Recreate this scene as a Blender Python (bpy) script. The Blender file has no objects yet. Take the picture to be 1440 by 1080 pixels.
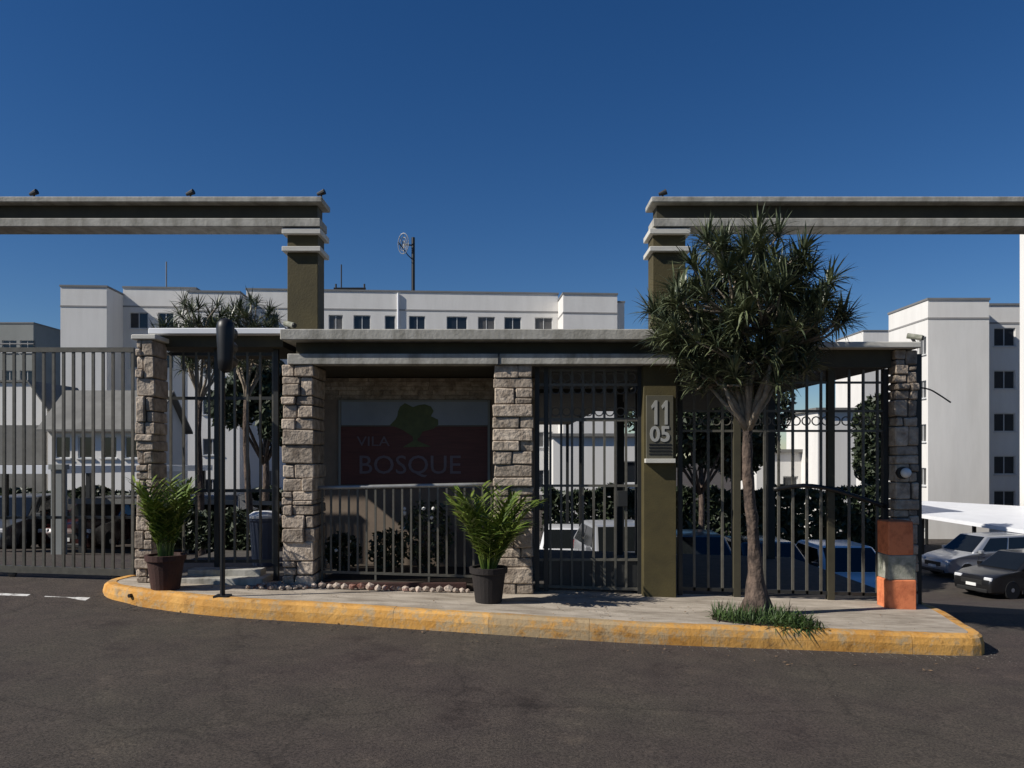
import bpy, bmesh, math, random
from mathutils import Vector, Matrix, Euler
R = math.radians
random.seed(11)
S = bpy.context.scene
COL = S.collection

# ------------------------------------------------------------------ camera
F, HY, EYE = 1130.0, 640.0, 1.6            # focal length and horizon in photo pixels, eye height
cam_d = bpy.data.cameras.new('camera'); cam = bpy.data.objects.new('camera', cam_d); COL.objects.link(cam)
cam.location = (0, 0, EYE); cam.rotation_euler = (R(90), 0, 0)
cam_d.sensor_width = 36.0; cam_d.lens = 36.0 * F / 1440.0
cam_d.shift_y = (HY - 540.0) / 1440.0
cam_d.clip_start = 0.05; cam_d.clip_end = 3000
S.camera = cam
# ------------------------------------------------------------------ sky, sun, exposure
SUN = Vector((-0.74, -0.28, 0.61)).normalized()
w = bpy.data.worlds.new('World'); S.world = w; w.use_nodes = True
nt = w.node_tree; nt.nodes.clear()
sky = nt.nodes.new('ShaderNodeTexSky'); sky.sky_type = 'NISHITA'; sky.sun_disc = False
sky.sun_elevation = math.asin(SUN.z); sky.sun_rotation = math.atan2(SUN.x, SUN.y) % (2 * math.pi)
sky.altitude = 800; sky.air_density = 1.0; sky.dust_density = 0.15; sky.ozone_density = 4.0
hsv = nt.nodes.new('ShaderNodeHueSaturation'); hsv.inputs['Saturation'].default_value = 1.27; hsv.inputs['Hue'].default_value = 0.508
bg = nt.nodes.new('ShaderNodeBackground'); bg.inputs['Strength'].default_value = 0.063
wo = nt.nodes.new('ShaderNodeOutputWorld')
nt.links.new(sky.outputs[0], hsv.inputs['Color']); nt.links.new(hsv.outputs[0], bg.inputs[0]); nt.links.new(bg.outputs[0], wo.inputs[0])
sl = bpy.data.lights.new('sun', 'SUN'); sl.energy = 5.0; sl.angle = R(0.53); sl.color = (1.0, 0.95, 0.87)
so = bpy.data.objects.new('sun', sl); COL.objects.link(so); so.location = (-30, -20, 40)
so.rotation_euler = SUN.to_track_quat('Z', 'Y').to_euler()
vs = S.view_settings; vs.view_transform = 'Standard'; vs.look = 'None'; vs.exposure = 0.14; vs.gamma = 1.0; vs.use_curve_mapping = False
S.render.engine = 'CYCLES'

# ------------------------------------------------------------------ helpers
def P(px, py, Y): return Vector(((px - 720.0) / F * Y, Y, EYE - (py - HY) / F * Y))
def PX(px, Y): return (px - 720.0) / F * Y
def PZ(py, Y): return EYE - (py - HY) / F * Y
def lerp(a, b, t): return a + (b - a) * t
def clamp(v, a, b): return max(a, min(b, v))
def smooth(t): t = clamp(t, 0, 1); return t * t * (3 - 2 * t)
def zs(x): return -0.09 - 0.031 * x                       # pavement surface
def road_z(x, y):                                          # asphalt surface
    z0 = -0.29 - 0.031 * clamp(x, -12, 12) + 0.11 * smooth((y - 8.9) / 1.3) * smooth((-3.2 - x) / 1.5)
    zt = lerp(-1.35, -3.1, smooth((x + 5) / 13.0))
    t = clamp((y - 10.6) / 15.4, 0, 1)
    return lerp(z0, zt, t)

MATS = {}
def mat(name, col, rough=0.7, var=0.25, scale=6.0, col2=None, bump=0.0, bscale=60.0, metal=0.0, rnd=0.0, lo=0.35, hi=0.7, spec=0.5, detail=6, stretch=None):
    if name in MATS: return MATS[name]
    m = bpy.data.materials.new(name); m.use_nodes = True; n = m.node_tree.nodes; l = m.node_tree.links
    b = n['Principled BSDF']; b.inputs['Roughness'].default_value = rough; b.inputs['Metallic'].default_value = metal
    b.inputs['Specular IOR Level'].default_value = spec
    tc = n.new('ShaderNodeTexCoord'); src = tc.outputs['Object']
    if stretch:
        mp = n.new('ShaderNodeMapping'); mp.inputs['Scale'].default_value = stretch; l.new(src, mp.inputs['Vector']); src = mp.outputs[0]
    nz = n.new('ShaderNodeTexNoise'); nz.inputs['Scale'].default_value = scale; nz.inputs['Detail'].default_value = detail; nz.inputs['Roughness'].default_value = 0.65
    l.new(src, nz.inputs['Vector'])
    cr = n.new('ShaderNodeValToRGB'); e = cr.color_ramp.elements; e[0].position = lo; e[1].position = hi
    c2 = col2 if col2 else tuple(c * (1 - var) for c in col)
    e[0].color = (*c2, 1); e[1].color = (*col, 1)
    l.new(nz.outputs['Fac'], cr.inputs['Fac']); out = cr.outputs[0]
    if rnd > 0:
        oi = n.new('ShaderNodeObjectInfo'); mr = n.new('ShaderNodeMapRange'); mr.inputs['To Min'].default_value = 1 - rnd; mr.inputs['To Max'].default_value = 1 + rnd
        l.new(oi.outputs['Random'], mr.inputs['Value'])
        hs = n.new('ShaderNodeHueSaturation'); l.new(out, hs.inputs['Color']); l.new(mr.outputs[0], hs.inputs['Value']); out = hs.outputs[0]
    l.new(out, b.inputs['Base Color'])
    if bump > 0:
        n2 = n.new('ShaderNodeTexNoise'); n2.inputs['Scale'].default_value = bscale; n2.inputs['Detail'].default_value = 5; l.new(tc.outputs['Object'], n2.inputs['Vector'])
        bp = n.new('ShaderNodeBump'); bp.inputs['Strength'].default_value = bump; bp.inputs['Distance'].default_value = 0.02
        l.new(n2.outputs['Fac'], bp.inputs['Height']); l.new(bp.outputs[0], b.inputs['Normal'])
    MATS[name] = m; return m

M_CONC = mat('weathered_paint', (0.39, 0.375, 0.335), 0.85, 0.3, 2.6, col2=(0.19, 0.18, 0.15), bump=0.25, bscale=30, stretch=(2.6, 1.2, 0.9), lo=0.3, hi=0.62)
M_CREAM = mat('cream_paint', (0.60, 0.58, 0.52), 0.8, 0.22, 2.5, bump=0.1, stretch=(1.2, 1.2, 5))
M_OLIVE = mat('olive_paint', (0.080, 0.063, 0.020), 0.75, 0.35, 3.0, bump=0.15, bscale=50)
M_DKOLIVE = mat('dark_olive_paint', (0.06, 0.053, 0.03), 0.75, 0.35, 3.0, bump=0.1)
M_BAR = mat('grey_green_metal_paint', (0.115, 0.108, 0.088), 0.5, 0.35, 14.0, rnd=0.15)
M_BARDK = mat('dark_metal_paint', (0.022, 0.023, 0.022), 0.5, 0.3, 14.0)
M_BLACK = mat('black_metal', (0.010, 0.010, 0.011), 0.45, 0.3, 10)
M_RAIL = mat('galvanised_rail', (0.34, 0.34, 0.33), 0.4, 0.25, 8, metal=0.3)
M_STONE = mat('rough_stone', (0.52, 0.435, 0.345), 0.9, 0.38, 8, col2=(0.21, 0.165, 0.125), bump=1.0, bscale=22, rnd=0.25)
M_MORTAR = mat('dark_mortar', (0.10, 0.085, 0.072), 0.95, 0.4, 20)
M_PAVE = mat('stained_concrete', (0.47, 0.41, 0.335), 0.92, 0.5, 2.4, col2=(0.20, 0.165, 0.125), bump=0.3, bscale=50, stretch=(0.8, 2.4, 1), lo=0.3, hi=0.66)
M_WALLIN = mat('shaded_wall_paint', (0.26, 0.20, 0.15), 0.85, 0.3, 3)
M_WHITE = mat('white_wall_paint', (0.72, 0.70, 0.665), 0.85, 0.10, 1.1, col2=(0.645, 0.625, 0.59), stretch=(1.3, 1.3, 0.22), lo=0.3, hi=0.62)
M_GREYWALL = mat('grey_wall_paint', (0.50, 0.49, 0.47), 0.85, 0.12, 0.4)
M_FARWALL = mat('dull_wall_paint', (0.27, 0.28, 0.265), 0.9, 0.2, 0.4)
M_ROOFCAP = mat('roof_edge', (0.20, 0.20, 0.20), 0.8, 0.2, 1)
M_GROOVE = mat('groove_line', (0.30, 0.29, 0.28), 0.85, 0.2, 1)
M_FIBRE = mat('fibre_cement_roof', (0.20, 0.195, 0.18), 0.9, 0.3, 1.0, bump=0.2)
M_TIN = mat('white_roof_sheet', (0.74, 0.75, 0.77), 0.5, 0.10, 1.0)
M_GLASS = mat('window_glass', (0.02, 0.024, 0.03), 0.08, 0.3, 1.0, spec=0.6)
M_CURTAIN = mat('curtained_glass', (0.13, 0.125, 0.12), 0.3, 0.4, 2.0)
M_FRAME = mat('window_frame', (0.62, 0.62, 0.61), 0.6, 0.1, 2)
M_TERRA = mat('terracotta_pot', (0.055, 0.020, 0.014), 0.8, 0.4, 9, bump=0.2)
M_DKPOT = mat('dark_pot', (0.018, 0.013, 0.012), 0.8, 0.4, 9, bump=0.2)
M_SOIL = mat('soil', (0.05, 0.035, 0.022), 0.95, 0.5, 12, bump=0.6, bscale=40)
M_BARK = mat('grey_bark', (0.17, 0.12, 0.09), 0.9, 0.75, 22, col2=(0.025, 0.017, 0.014), bump=1.0, bscale=22, stretch=(1, 1, 0.35))
M_LIMB = mat('pale_limb_bark', (0.34, 0.28, 0.21), 0.85, 0.5, 14, bump=0.5, bscale=30)
M_PALM = mat('palm_leaf', (0.20, 0.25, 0.04), 0.45, 0.5, 3.5, col2=(0.05, 0.095, 0.016))
M_DRAC = mat('sword_leaf', (0.17, 0.19, 0.095), 0.38, 0.6, 4.5, col2=(0.022, 0.036, 0.020), lo=0.40, hi=0.64)
M_LEAF = mat('dark_broad_leaf', (0.045, 0.062, 0.026), 0.55, 0.6, 2.5, col2=(0.016, 0.025, 0.011))
M_GRASS = mat('grass_blade', (0.060, 0.105, 0.022), 0.6, 0.5, 5, col2=(0.025, 0.05, 0.012))
M_ORANGE = mat('orange_paint', (0.68, 0.21, 0.085), 0.8, 0.35, 7, col2=(0.42, 0.105, 0.040), bump=0.2, lo=0.32, hi=0.55)
M_WORN = mat('worn_grey_green', (0.40, 0.39, 0.33), 0.9, 0.5, 9, col2=(0.15, 0.16, 0.12), bump=0.3)
M_WHITEPL = mat('white_plastic', (0.75, 0.75, 0.73), 0.4, 0.05, 4)
M_TYRE = mat('tyre_rubber', (0.012, 0.012, 0.012), 0.85, 0.2, 10)
M_RIM = mat('wheel_rim', (0.45, 0.45, 0.46), 0.35, 0.1, 5, metal=0.6)
M_CARGLASS = mat('car_glass', (0.010, 0.012, 0.013), 0.06, 0.2, 2, spec=0.6)
M_LAMP = mat('headlight_lens', (0.65, 0.66, 0.68), 0.12, 0.1, 5)
M_TAIL = mat('tail_light_lens', (0.22, 0.01, 0.01), 0.25, 0.2, 5)
M_TRIM = mat('black_plastic_trim', (0.015, 0.015, 0.015), 0.6, 0.2, 6)
M_MARK = mat('worn_white_marking', (0.62, 0.61, 0.58), 0.85, 0.3, 12, col2=(0.22, 0.20, 0.18), lo=0.36, hi=0.5)
M_BANBLUE = mat('print_blue', (0.27, 0.31, 0.36), 0.6, 0.2, 2)
M_BANRED = mat('print_red', (0.12, 0.036, 0.028), 0.6, 0.35, 6, stretch=(0.5, 1, 5))
M_BANGREEN = mat('print_green', (0.10, 0.125, 0.040), 0.6, 0.4, 9)
M_BANTXT = mat('print_lettering', (0.17, 0.14, 0.165), 0.6, 0.15, 6)
M_BANBACK = mat('print_backing', (0.12, 0.105, 0.085), 0.7, 0.3, 3)
M_DIGIT = mat('pale_digit', (0.34, 0.34, 0.32), 0.5, 0.1, 5)
M_PLAQUE = mat('plaque_enamel', (0.095, 0.088, 0.062), 0.6, 0.2, 6)
M_EDGE = mat('whitewashed_stone', (0.46, 0.38, 0.31), 0.9, 0.5, 6, col2=(0.24, 0.10, 0.07), bump=0.4, rnd=0.3, lo=0.38, hi=0.5)
M_LITTER = mat('dry_leaf', (0.26, 0.17, 0.10), 0.9, 0.5, 8, rnd=0.3)
M_DRUM = mat('blue_plastic', (0.09, 0.105, 0.15), 0.5, 0.2, 5)

def make_asphalt():
    m = bpy.data.materials.new('asphalt'); m.use_nodes = True; n = m.node_tree.nodes; l = m.node_tree.links
    b = n['Principled BSDF']; b.inputs['Roughness'].default_value = 0.93; b.inputs['Specular IOR Level'].default_value = 0.25
    tc = n.new('ShaderNodeTexCoord')
    def noise(s, d, r=0.6):
        z = n.new('ShaderNodeTexNoise'); z.inputs['Scale'].default_value = s; z.inputs['Detail'].default_value = d; z.inputs['Roughness'].default_value = r
        l.new(tc.outputs['Object'], z.inputs['Vector']); return z
    def ramp(src, p0, c0, p1, c1):
        r = n.new('ShaderNodeValToRGB'); e = r.color_ramp.elements; e[0].position = p0; e[1].position = p1; e[0].color = (*c0, 1); e[1].color = (*c1, 1)
        l.new(src, r.inputs['Fac']); return r
    def mul(a, bb, f=1.0, t='MULTIPLY'):
        x = n.new('ShaderNodeMix'); x.data_type = 'RGBA'; x.blend_type = t; x.inputs[0].default_value = f
        l.new(a, x.inputs[6]); l.new(bb, x.inputs[7]); return x.outputs[2]
    base = ramp(noise(0.45, 4).outputs['Fac'], 0.3, (0.062, 0.049, 0.047), 0.72, (0.066, 0.060, 0.049))
    mid = ramp(noise(3.2, 6, 0.7).outputs['Fac'], 0.30, (0.74, 0.73, 0.75), 0.70, (1.16, 1.14, 1.1))
    fine = ramp(noise(55, 4, 0.85).outputs['Fac'], 0.34, (0.30, 0.30, 0.31), 0.70, (1.9, 1.85, 1.75))
    c = mul(mul(base.outputs[0], mid.outputs[0]), fine.outputs[0], 1.0)
    vo = n.new('ShaderNodeTexVoronoi'); vo.feature = 'DISTANCE_TO_EDGE'; vo.inputs['Scale'].default_value = 0.27
    wr = n.new('ShaderNodeMix'); wr.data_type = 'RGBA'; wr.blend_type = 'ADD'; wr.inputs[0].default_value = 0.5
    l.new(tc.outputs['Object'], wr.inputs[6]); l.new(noise(1.6, 6, 0.7).outputs['Color'], wr.inputs[7]); l.new(wr.outputs[2], vo.inputs['Vector'])
    crk = ramp(vo.outputs['Distance'], 0.0, (0.5, 0.5, 0.5), 0.007, (1, 1, 1))
    c = mul(c, crk.outputs[0], 0.5)
    st = ramp(noise(0.9, 8, 0.72).outputs['Fac'], 0.30, (0.45, 0.44, 0.45), 0.42, (1, 1, 1)); c = mul(c, st.outputs[0], 0.8)
    du = ramp(noise(1.7, 7, 0.7).outputs['Fac'], 0.58, (1, 1, 1), 0.74, (1.55, 1.5, 1.4)); c = mul(c, du.outputs[0], 1.0)
    l.new(c, b.inputs['Base Color'])
    nb = noise(90, 4, 0.75); bp = n.new('ShaderNodeBump'); bp.inputs['Strength'].default_value = 0.55; bp.inputs['Distance'].default_value = 0.012
    l.new(nb.outputs['Fac'], bp.inputs['Height']); l.new(bp.outputs[0], b.inputs['Normal'])
    return m
M_ASPH = make_asphalt()

def make_kerb_paint():
    m = bpy.data.materials.new('worn_yellow_paint'); m.use_nodes = True; n = m.node_tree.nodes; l = m.node_tree.links
    b = n['Principled BSDF']; b.inputs['Roughness'].default_value = 0.85
    tc = n.new('ShaderNodeTexCoord')
    def noise(s, d, r=0.65):
        z = n.new('ShaderNodeTexNoise'); z.inputs['Scale'].default_value = s; z.inputs['Detail'].default_value = d; z.inputs['Roughness'].default_value = r
        l.new(tc.outputs['Object'], z.inputs['Vector']); return z
    r1 = n.new('ShaderNodeValToRGB'); e = r1.color_ramp.elements; e[0].position = 0.3; e[1].position = 0.7; e[0].color = (0.43, 0.19, 0.025, 1); e[1].color = (0.66, 0.36, 0.095, 1)
    l.new(noise(2.2, 5).outputs['Fac'], r1.inputs['Fac'])
    r2 = n.new('ShaderNodeValToRGB'); e = r2.color_ramp.elements; e[0].position = 0.50; e[1].position = 0.64; e[0].color = (0, 0, 0, 1); e[1].color = (1, 1, 1, 1)
    sx_ = n.new('ShaderNodeSeparateXYZ'); l.new(tc.outputs['Object'], sx_.inputs[0])
    m1 = n.new('ShaderNodeMath'); m1.operation = 'SUBTRACT'; m1.inputs[1].default_value = 0.45; l.new(sx_.outputs[0], m1.inputs[0])
    m2 = n.new('ShaderNodeMath'); m2.operation = 'ABSOLUTE'; l.new(m1.outputs[0], m2.inputs[0])
    m3 = n.new('ShaderNodeMapRange'); m3.inputs['From Min'].default_value = 0.4; m3.inputs['From Max'].default_value = 1.5; m3.inputs['To Min'].default_value = 0.13; m3.inputs['To Max'].default_value = 0.0; l.new(m2.outputs[0], m3.inputs['Value'])
    m4 = n.new('ShaderNodeMath'); m4.operation = 'ADD'; l.new(noise(6.5, 7, 0.75).outputs['Fac'], m4.inputs[0]); l.new(m3.outputs[0], m4.inputs[1]); l.new(m4.outputs[0], r2.inputs['Fac'])
    mx = n.new('ShaderNodeMix'); mx.data_type = 'RGBA'; l.new(r2.outputs[0], mx.inputs[0]); l.new(r1.outputs[0], mx.inputs[6]); mx.inputs[7].default_value = (0.40, 0.29, 0.16, 1)
    r3 = n.new('ShaderNodeValToRGB'); e = r3.color_ramp.elements; e[0].position = 0.30; e[1].position = 0.46; e[0].color = (0.22, 0.19, 0.15, 1); e[1].color = (1, 1, 1, 1); l.new(noise(3.1, 8, 0.75).outputs['Fac'], r3.inputs['Fac'])
    mm = n.new('ShaderNodeMix'); mm.data_type = 'RGBA'; mm.blend_type = 'MULTIPLY'; mm.inputs[0].default_value = 0.85; l.new(mx.outputs[2], mm.inputs[6]); l.new(r3.outputs[0], mm.inputs[7]); mx = mm
    oi = n.new('ShaderNodeObjectInfo'); mr = n.new('ShaderNodeMapRange'); mr.inputs['To Min'].default_value = 0.86; mr.inputs['To Max'].default_value = 1.1
    l.new(oi.outputs['Random'], mr.inputs['Value']); hs = n.new('ShaderNodeHueSaturation'); l.new(mx.outputs[2], hs.inputs['Color']); l.new(mr.outputs[0], hs.inputs['Value'])
    l.new(hs.outputs[0], b.inputs['Base Color'])
    bp = n.new('ShaderNodeBump'); bp.inputs['Strength'].default_value = 0.5; bp.inputs['Distance'].default_value = 0.02
    l.new(noise(22, 6).outputs['Fac'], bp.inputs['Height']); l.new(bp.outputs[0], b.inputs['Normal'])
    return m
M_KERB = make_kerb_paint()

WLOC = {}                                                   # world base of each Empty (unrotated things)
def tag(o, label=None, cat=None, group=None, kind=None):
    if label: o['label'] = label
    if cat: o['category'] = cat
    if group: o['group'] = group
    if kind: o['kind'] = kind
    return o
def thing(name, loc, label, cat, group=None, rz=0.0, kind=None):
    o = bpy.data.objects.new(name, None); COL.objects.link(o); o.location = loc; o.rotation_euler = (0, 0, rz); o.empty_display_size = 0.2
    WLOC[o] = Vector(loc) if rz == 0 else None
    return tag(o, label, cat, group, kind)
def obj(name, bm, m, parent=None, smooth_=False, local=False, origin=None):
    """link a bmesh (world coordinates unless local) as one object"""
    bmesh.ops.recalc_face_normals(bm, faces=bm.faces)
    off = Vector((0, 0, 0))
    if parent is not None and not local:
        off = WLOC.get(parent) or Vector((0, 0, 0))
    if origin is not None: off = off  # kept simple
    if origin is not None and parent is None:
        bmesh.ops.translate(bm, verts=bm.verts, vec=-Vector(origin))
    elif off.length > 0:
        bmesh.ops.translate(bm, verts=bm.verts, vec=-off)
    me = bpy.data.meshes.new(name); bm.to_mesh(me); bm.free()
    me.materials.append(m)
    if smooth_:
        for p in me.polygons: p.use_smooth = True
    o = bpy.data.objects.new(name, me); COL.objects.link(o)
    if parent is not None:
        o.parent = parent
        WLOC[o] = (WLOC.get(parent).copy() if WLOC.get(parent) is not None else None)
    elif origin is not None:
        o.location = origin
        WLOC[o] = Vector(origin)
    return o
def B(): return bmesh.new()
def box(bm, x0, x1, y0, y1, z0, z1, bev=0.0, jit=0.0):
    vs_ = [bm.verts.new((x + random.uniform(-jit, jit), y + random.uniform(-jit, jit), z + random.uniform(-jit, jit)))
           for x in (x0, x1) for y in (y0, y1) for z in (z0, z1)]
    fs = [bm.faces.new([vs_[i] for i in q]) for q in ((0, 1, 3, 2), (4, 6, 7, 5), (0, 4, 5, 1), (2, 3, 7, 6), (0, 2, 6, 4), (1, 5, 7, 3))]
    if bev > 0:
        es = list({e for f in fs for e in f.edges})
        bmesh.ops.bevel(bm, geom=es, offset=bev, segments=1, affect='EDGES', profile=0.5)
    return bm
def bbox(*a, **k): return box(B(), *a, **k)
def prism_z(bm, pts_top, h):
    """closed prism: top polygon of 3-D points, extruded straight down by h"""
    t = [bm.verts.new(p) for p in pts_top]; d = [bm.verts.new((p[0], p[1], p[2] - h)) for p in pts_top]
    bm.faces.new(t); bm.faces.new(d[::-1])
    n = len(t)
    for i in range(n): bm.faces.new((t[i], d[i], d[(i + 1) % n], t[(i + 1) % n]))
    return bm
def tube(bm, pts, rad, seg=8, cap=True):
    pts = [Vector(p) for p in pts]
    if not hasattr(rad, '__len__'): rad = [rad] * len(pts)
    rings = []; up = Vector((0.13, 0.21, 0.97)).normalized(); prev = None
    for i, p in enumerate(pts):
        d = (pts[min(i + 1, len(pts) - 1)] - pts[max(i - 1, 0)]).normalized()
        if prev is None:
            a = d.cross(up if abs(d.dot(up)) < 0.95 else Vector((1, 0, 0))).normalized()
        else:
            a = (prev - d * prev.dot(d)).normalized()
        prev = a; b_ = d.cross(a)
        rings.append([bm.verts.new(p + (a * math.cos(2 * math.pi * k / seg) + b_ * math.sin(2 * math.pi * k / seg)) * rad[i]) for k in range(seg)])
    for i in range(len(rings) - 1):
        for k in range(seg):
            bm.faces.new((rings[i][k], rings[i][(k + 1) % seg], rings[i + 1][(k + 1) % seg], rings[i + 1][k]))
    if cap: bm.faces.new(rings[0][::-1]); bm.faces.new(rings[-1])
    return bm
def lathe(bm, c, prof, seg=20, axis='Z'):
    rings = []
    for r, h in prof:
        rg = []
        for k in range(seg):
            a = 2 * math.pi * k / seg
            if axis == 'Z': v = (c[0] + r * math.cos(a), c[1] + r * math.sin(a), c[2] + h)
            else: v = (c[0] + r * math.cos(a), c[1] + h, c[2] + r * math.sin(a))
            rg.append(bm.verts.new(v))
        rings.append(rg)
    for i in range(len(rings) - 1):
        for k in range(seg):
            bm.faces.new((rings[i][k], rings[i][(k + 1) % seg], rings[i + 1][(k + 1) % seg], rings[i + 1][k]))
    bm.faces.new(rings[0][::-1]); bm.faces.new(rings[-1])
    return bm
def text_mesh(txt, size, depth=0.006, bold=0.0):
    cu = bpy.data.curves.new('lettering', 'FONT'); cu.body = txt; cu.size = size; cu.extrude = depth; cu.offset = bold; cu.align_x = 'CENTER'; cu.align_y = 'BOTTOM_BASELINE'
    cu.resolution_u = 3
    o = bpy.data.objects.new('lettering', cu); COL.objects.link(o)
    dg = bpy.context.evaluated_depsgraph_get(); me = bpy.data.meshes.new_from_object(o.evaluated_get(dg))
    COL.objects.unlink(o); bpy.data.objects.remove(o)
    bm = B(); bm.from_mesh(me); bpy.data.meshes.remove(me)
    bmesh.ops.transform(bm, matrix=Matrix.Rotation(R(90), 4, 'X'), verts=bm.verts)
    return bm
def catmull(pts, step):
    out = []; n = len(pts)
    for i in range(n - 1):
        p0 = Vector(pts[max(i - 1, 0)]); p1 = Vector(pts[i]); p2 = Vector(pts[i + 1]); p3 = Vector(pts[min(i + 2, n - 1)])
        k = max(1, int((p2 - p1).length / step))
        for j in range(k):
            t = j / k
            out.append(0.5 * ((2 * p1) + (p2 - p0) * t + (2 * p0 - 5 * p1 + 4 * p2 - p3) * t * t + (3 * p1 - p0 - 3 * p2 + p3) * t ** 3))
    out.append(Vector(pts[-1])); return out

# ================================================================== THE SETTING
def axis_list(segs):
    out = []
    for a, b_, st in segs:
        n = max(1, round((b_ - a) / st)); out += [a + (b_ - a) * i / n for i in range(n)]
    out.append(segs[-1][1]); return out
xs = axis_list([(-600, -100, 100), (-100, -30, 10), (-30, 30, 0.75), (30, 100, 10), (100, 600, 100)])
ys = axis_list([(-200, -20, 30), (-20, 0, 2), (0, 34, 0.75), (34, 100, 6), (100, 900, 100)])
bm = B(); grid = [[bm.verts.new((x, y, road_z(x, y))) for x in xs] for y in ys]
for j in range(len(ys) - 1):
    for i in range(len(xs) - 1): bm.faces.new((grid[j][i], grid[j][i + 1], grid[j + 1][i + 1], grid[j + 1][i]))
tag(obj('road', bm, M_ASPH, smooth_=True), kind='structure')

# kerb line (outer foot), curve round the island between the two drives
KP = [(-4.95, 10.3), (-5.0, 9.9), (-4.87, 9.6), (-4.5, 9.35), (-3.32, 8.93), (-2.0, 8.72), (-0.6, 8.5), (1.3, 8.23), (3.0, 8.17), (4.45, 8.13), (4.85, 8.25), (5.0, 8.8), (5.18, 9.6), (5.22, 10.3)]
kc = catmull([Vector((x, y, 0)) for x, y in KP], 0.12)
def knorm(i):
    d = (kc[min(i + 1, len(kc) - 1)] - kc[max(i - 1, 0)]).normalized(); return Vector((-d.y, d.x, 0))   # points to the island's inside
KW = 0.15
inner = [kc[i] + knorm(i) * KW for i in range(len(kc))]
kerb = thing('kerb', (0, 8.4, 0), 'low kerb of worn yellow painted stones around the pavement island', None, kind='structure')
cuts = [0]; acc = 0
for i in range(1, len(kc)):
    acc += (kc[i] - kc[i - 1]).length
    if acc > 1.02: cuts.append(i); acc = 0
if len(kc) - 1 - cuts[-1] < 4: cuts[-1] = len(kc) - 1
else: cuts.append(len(kc) - 1)
for a, b_ in zip(cuts[:-1], cuts[1:]):
    bm = B(); rings = []
    jz = random.uniform(-0.002, 0.002); jy = random.uniform(-0.002, 0.002); jg = random.choice((0.0003, 0.0003, 0.0025))
    for i in range(a, b_ + 1):
        o_, n_ = kc[i].copy(), knorm(i)
        d = (kc[min(i + 1, len(kc) - 1)] - kc[max(i - 1, 0)]).normalized()
        if i == a: o_ = o_ + d * jg
        if i == b_: o_ = o_ - d * jg
        o_ = o_ + n_ * jy
        t = zs(o_.x) + 0.004 + jz
        prof = [(0.0, -0.32), (0.0, -0.10), (0.018, -0.03), (0.05, -0.004), (0.09, 0.0), (KW - 0.004, -0.002), (KW - 0.004, -0.32)]
        rings.append([bm.verts.new((o_.x + n_.x * u, o_.y + n_.y * u, t + v + random.uniform(-0.002, 0.002))) for u, v in prof])
    for r0, r1 in zip(rings[:-1], rings[1:]):
        for k in range(len(r0)): bm.faces.new((r0[k], r0[(k + 1) % len(r0)], r1[(k + 1) % len(r0)], r1[k]))
    bm.faces.new(rings[0]); bm.faces.new(rings[-1][::-1])
    obj('kerb_stone', bm, M_KERB, kerb)
bm = B(); bx_ = -4.42; by_ = 9.30; tube(bm, [(bx_ - 0.01, by_ - 0.012, zs(bx_) - 0.075), (bx_ + 0.03, by_ + 0.08, zs(bx_) - 0.075)], 0.022, 10)
obj('drain_pipe', bm, M_BLACK, kerb)

poly = [(p.x, p.y, zs(p.x) - 0.003) for p in inner]
poly = [p for p in poly if p[1] < 10.2]
poly = [(poly[0][0], 10.2, poly[0][2])] + poly + [(poly[-1][0], 10.2, poly[-1][2])]
tag(obj('pavement', prism_z(B(), poly, 0.3), M_PAVE), kind='structure')
# paved floor of the entrance, behind the pavement
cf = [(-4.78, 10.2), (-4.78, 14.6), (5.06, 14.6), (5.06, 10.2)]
tag(obj('courtyard_floor', prism_z(B(), [(x, y, zs(x) - 0.006) for x, y in cf], 1.6), mat('shade_toned_paver', (0.085, 0.075, 0.065), 0.9, 0.4, 6, bump=0.3)), kind='structure')  # floor colour darkened to stand in for the shade behind the gates
# painted dashes on the asphalt at the entrance drive
for (a, b_, py) in ((-30, 40, 838), (60, 124, 843)):
    Y = 9.6
    for _ in range(6):
        xm = PX((a + b_) / 2, Y); Y = (EYE - road_z(xm, Y)) * F / (py - HY)
    bm = B(); x0, x1 = PX(a, Y), PX(b_, Y); nn = 8
    top = [(lerp(x0, x1, i / nn), Y + random.uniform(-0.012, 0.012) + 0.05) for i in range(nn + 1)] + [(lerp(x1, x0, i / nn), Y + random.uniform(-0.012, 0.012) - 0.05) for i in range(nn + 1)]
    vsx = [bm.verts.new((x, y, road_z(x, y) + 0.004)) for x, y in top]; bm.faces.new(vsx)
    tag(obj('road_marking', bm, M_MARK), kind='structure')

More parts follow.
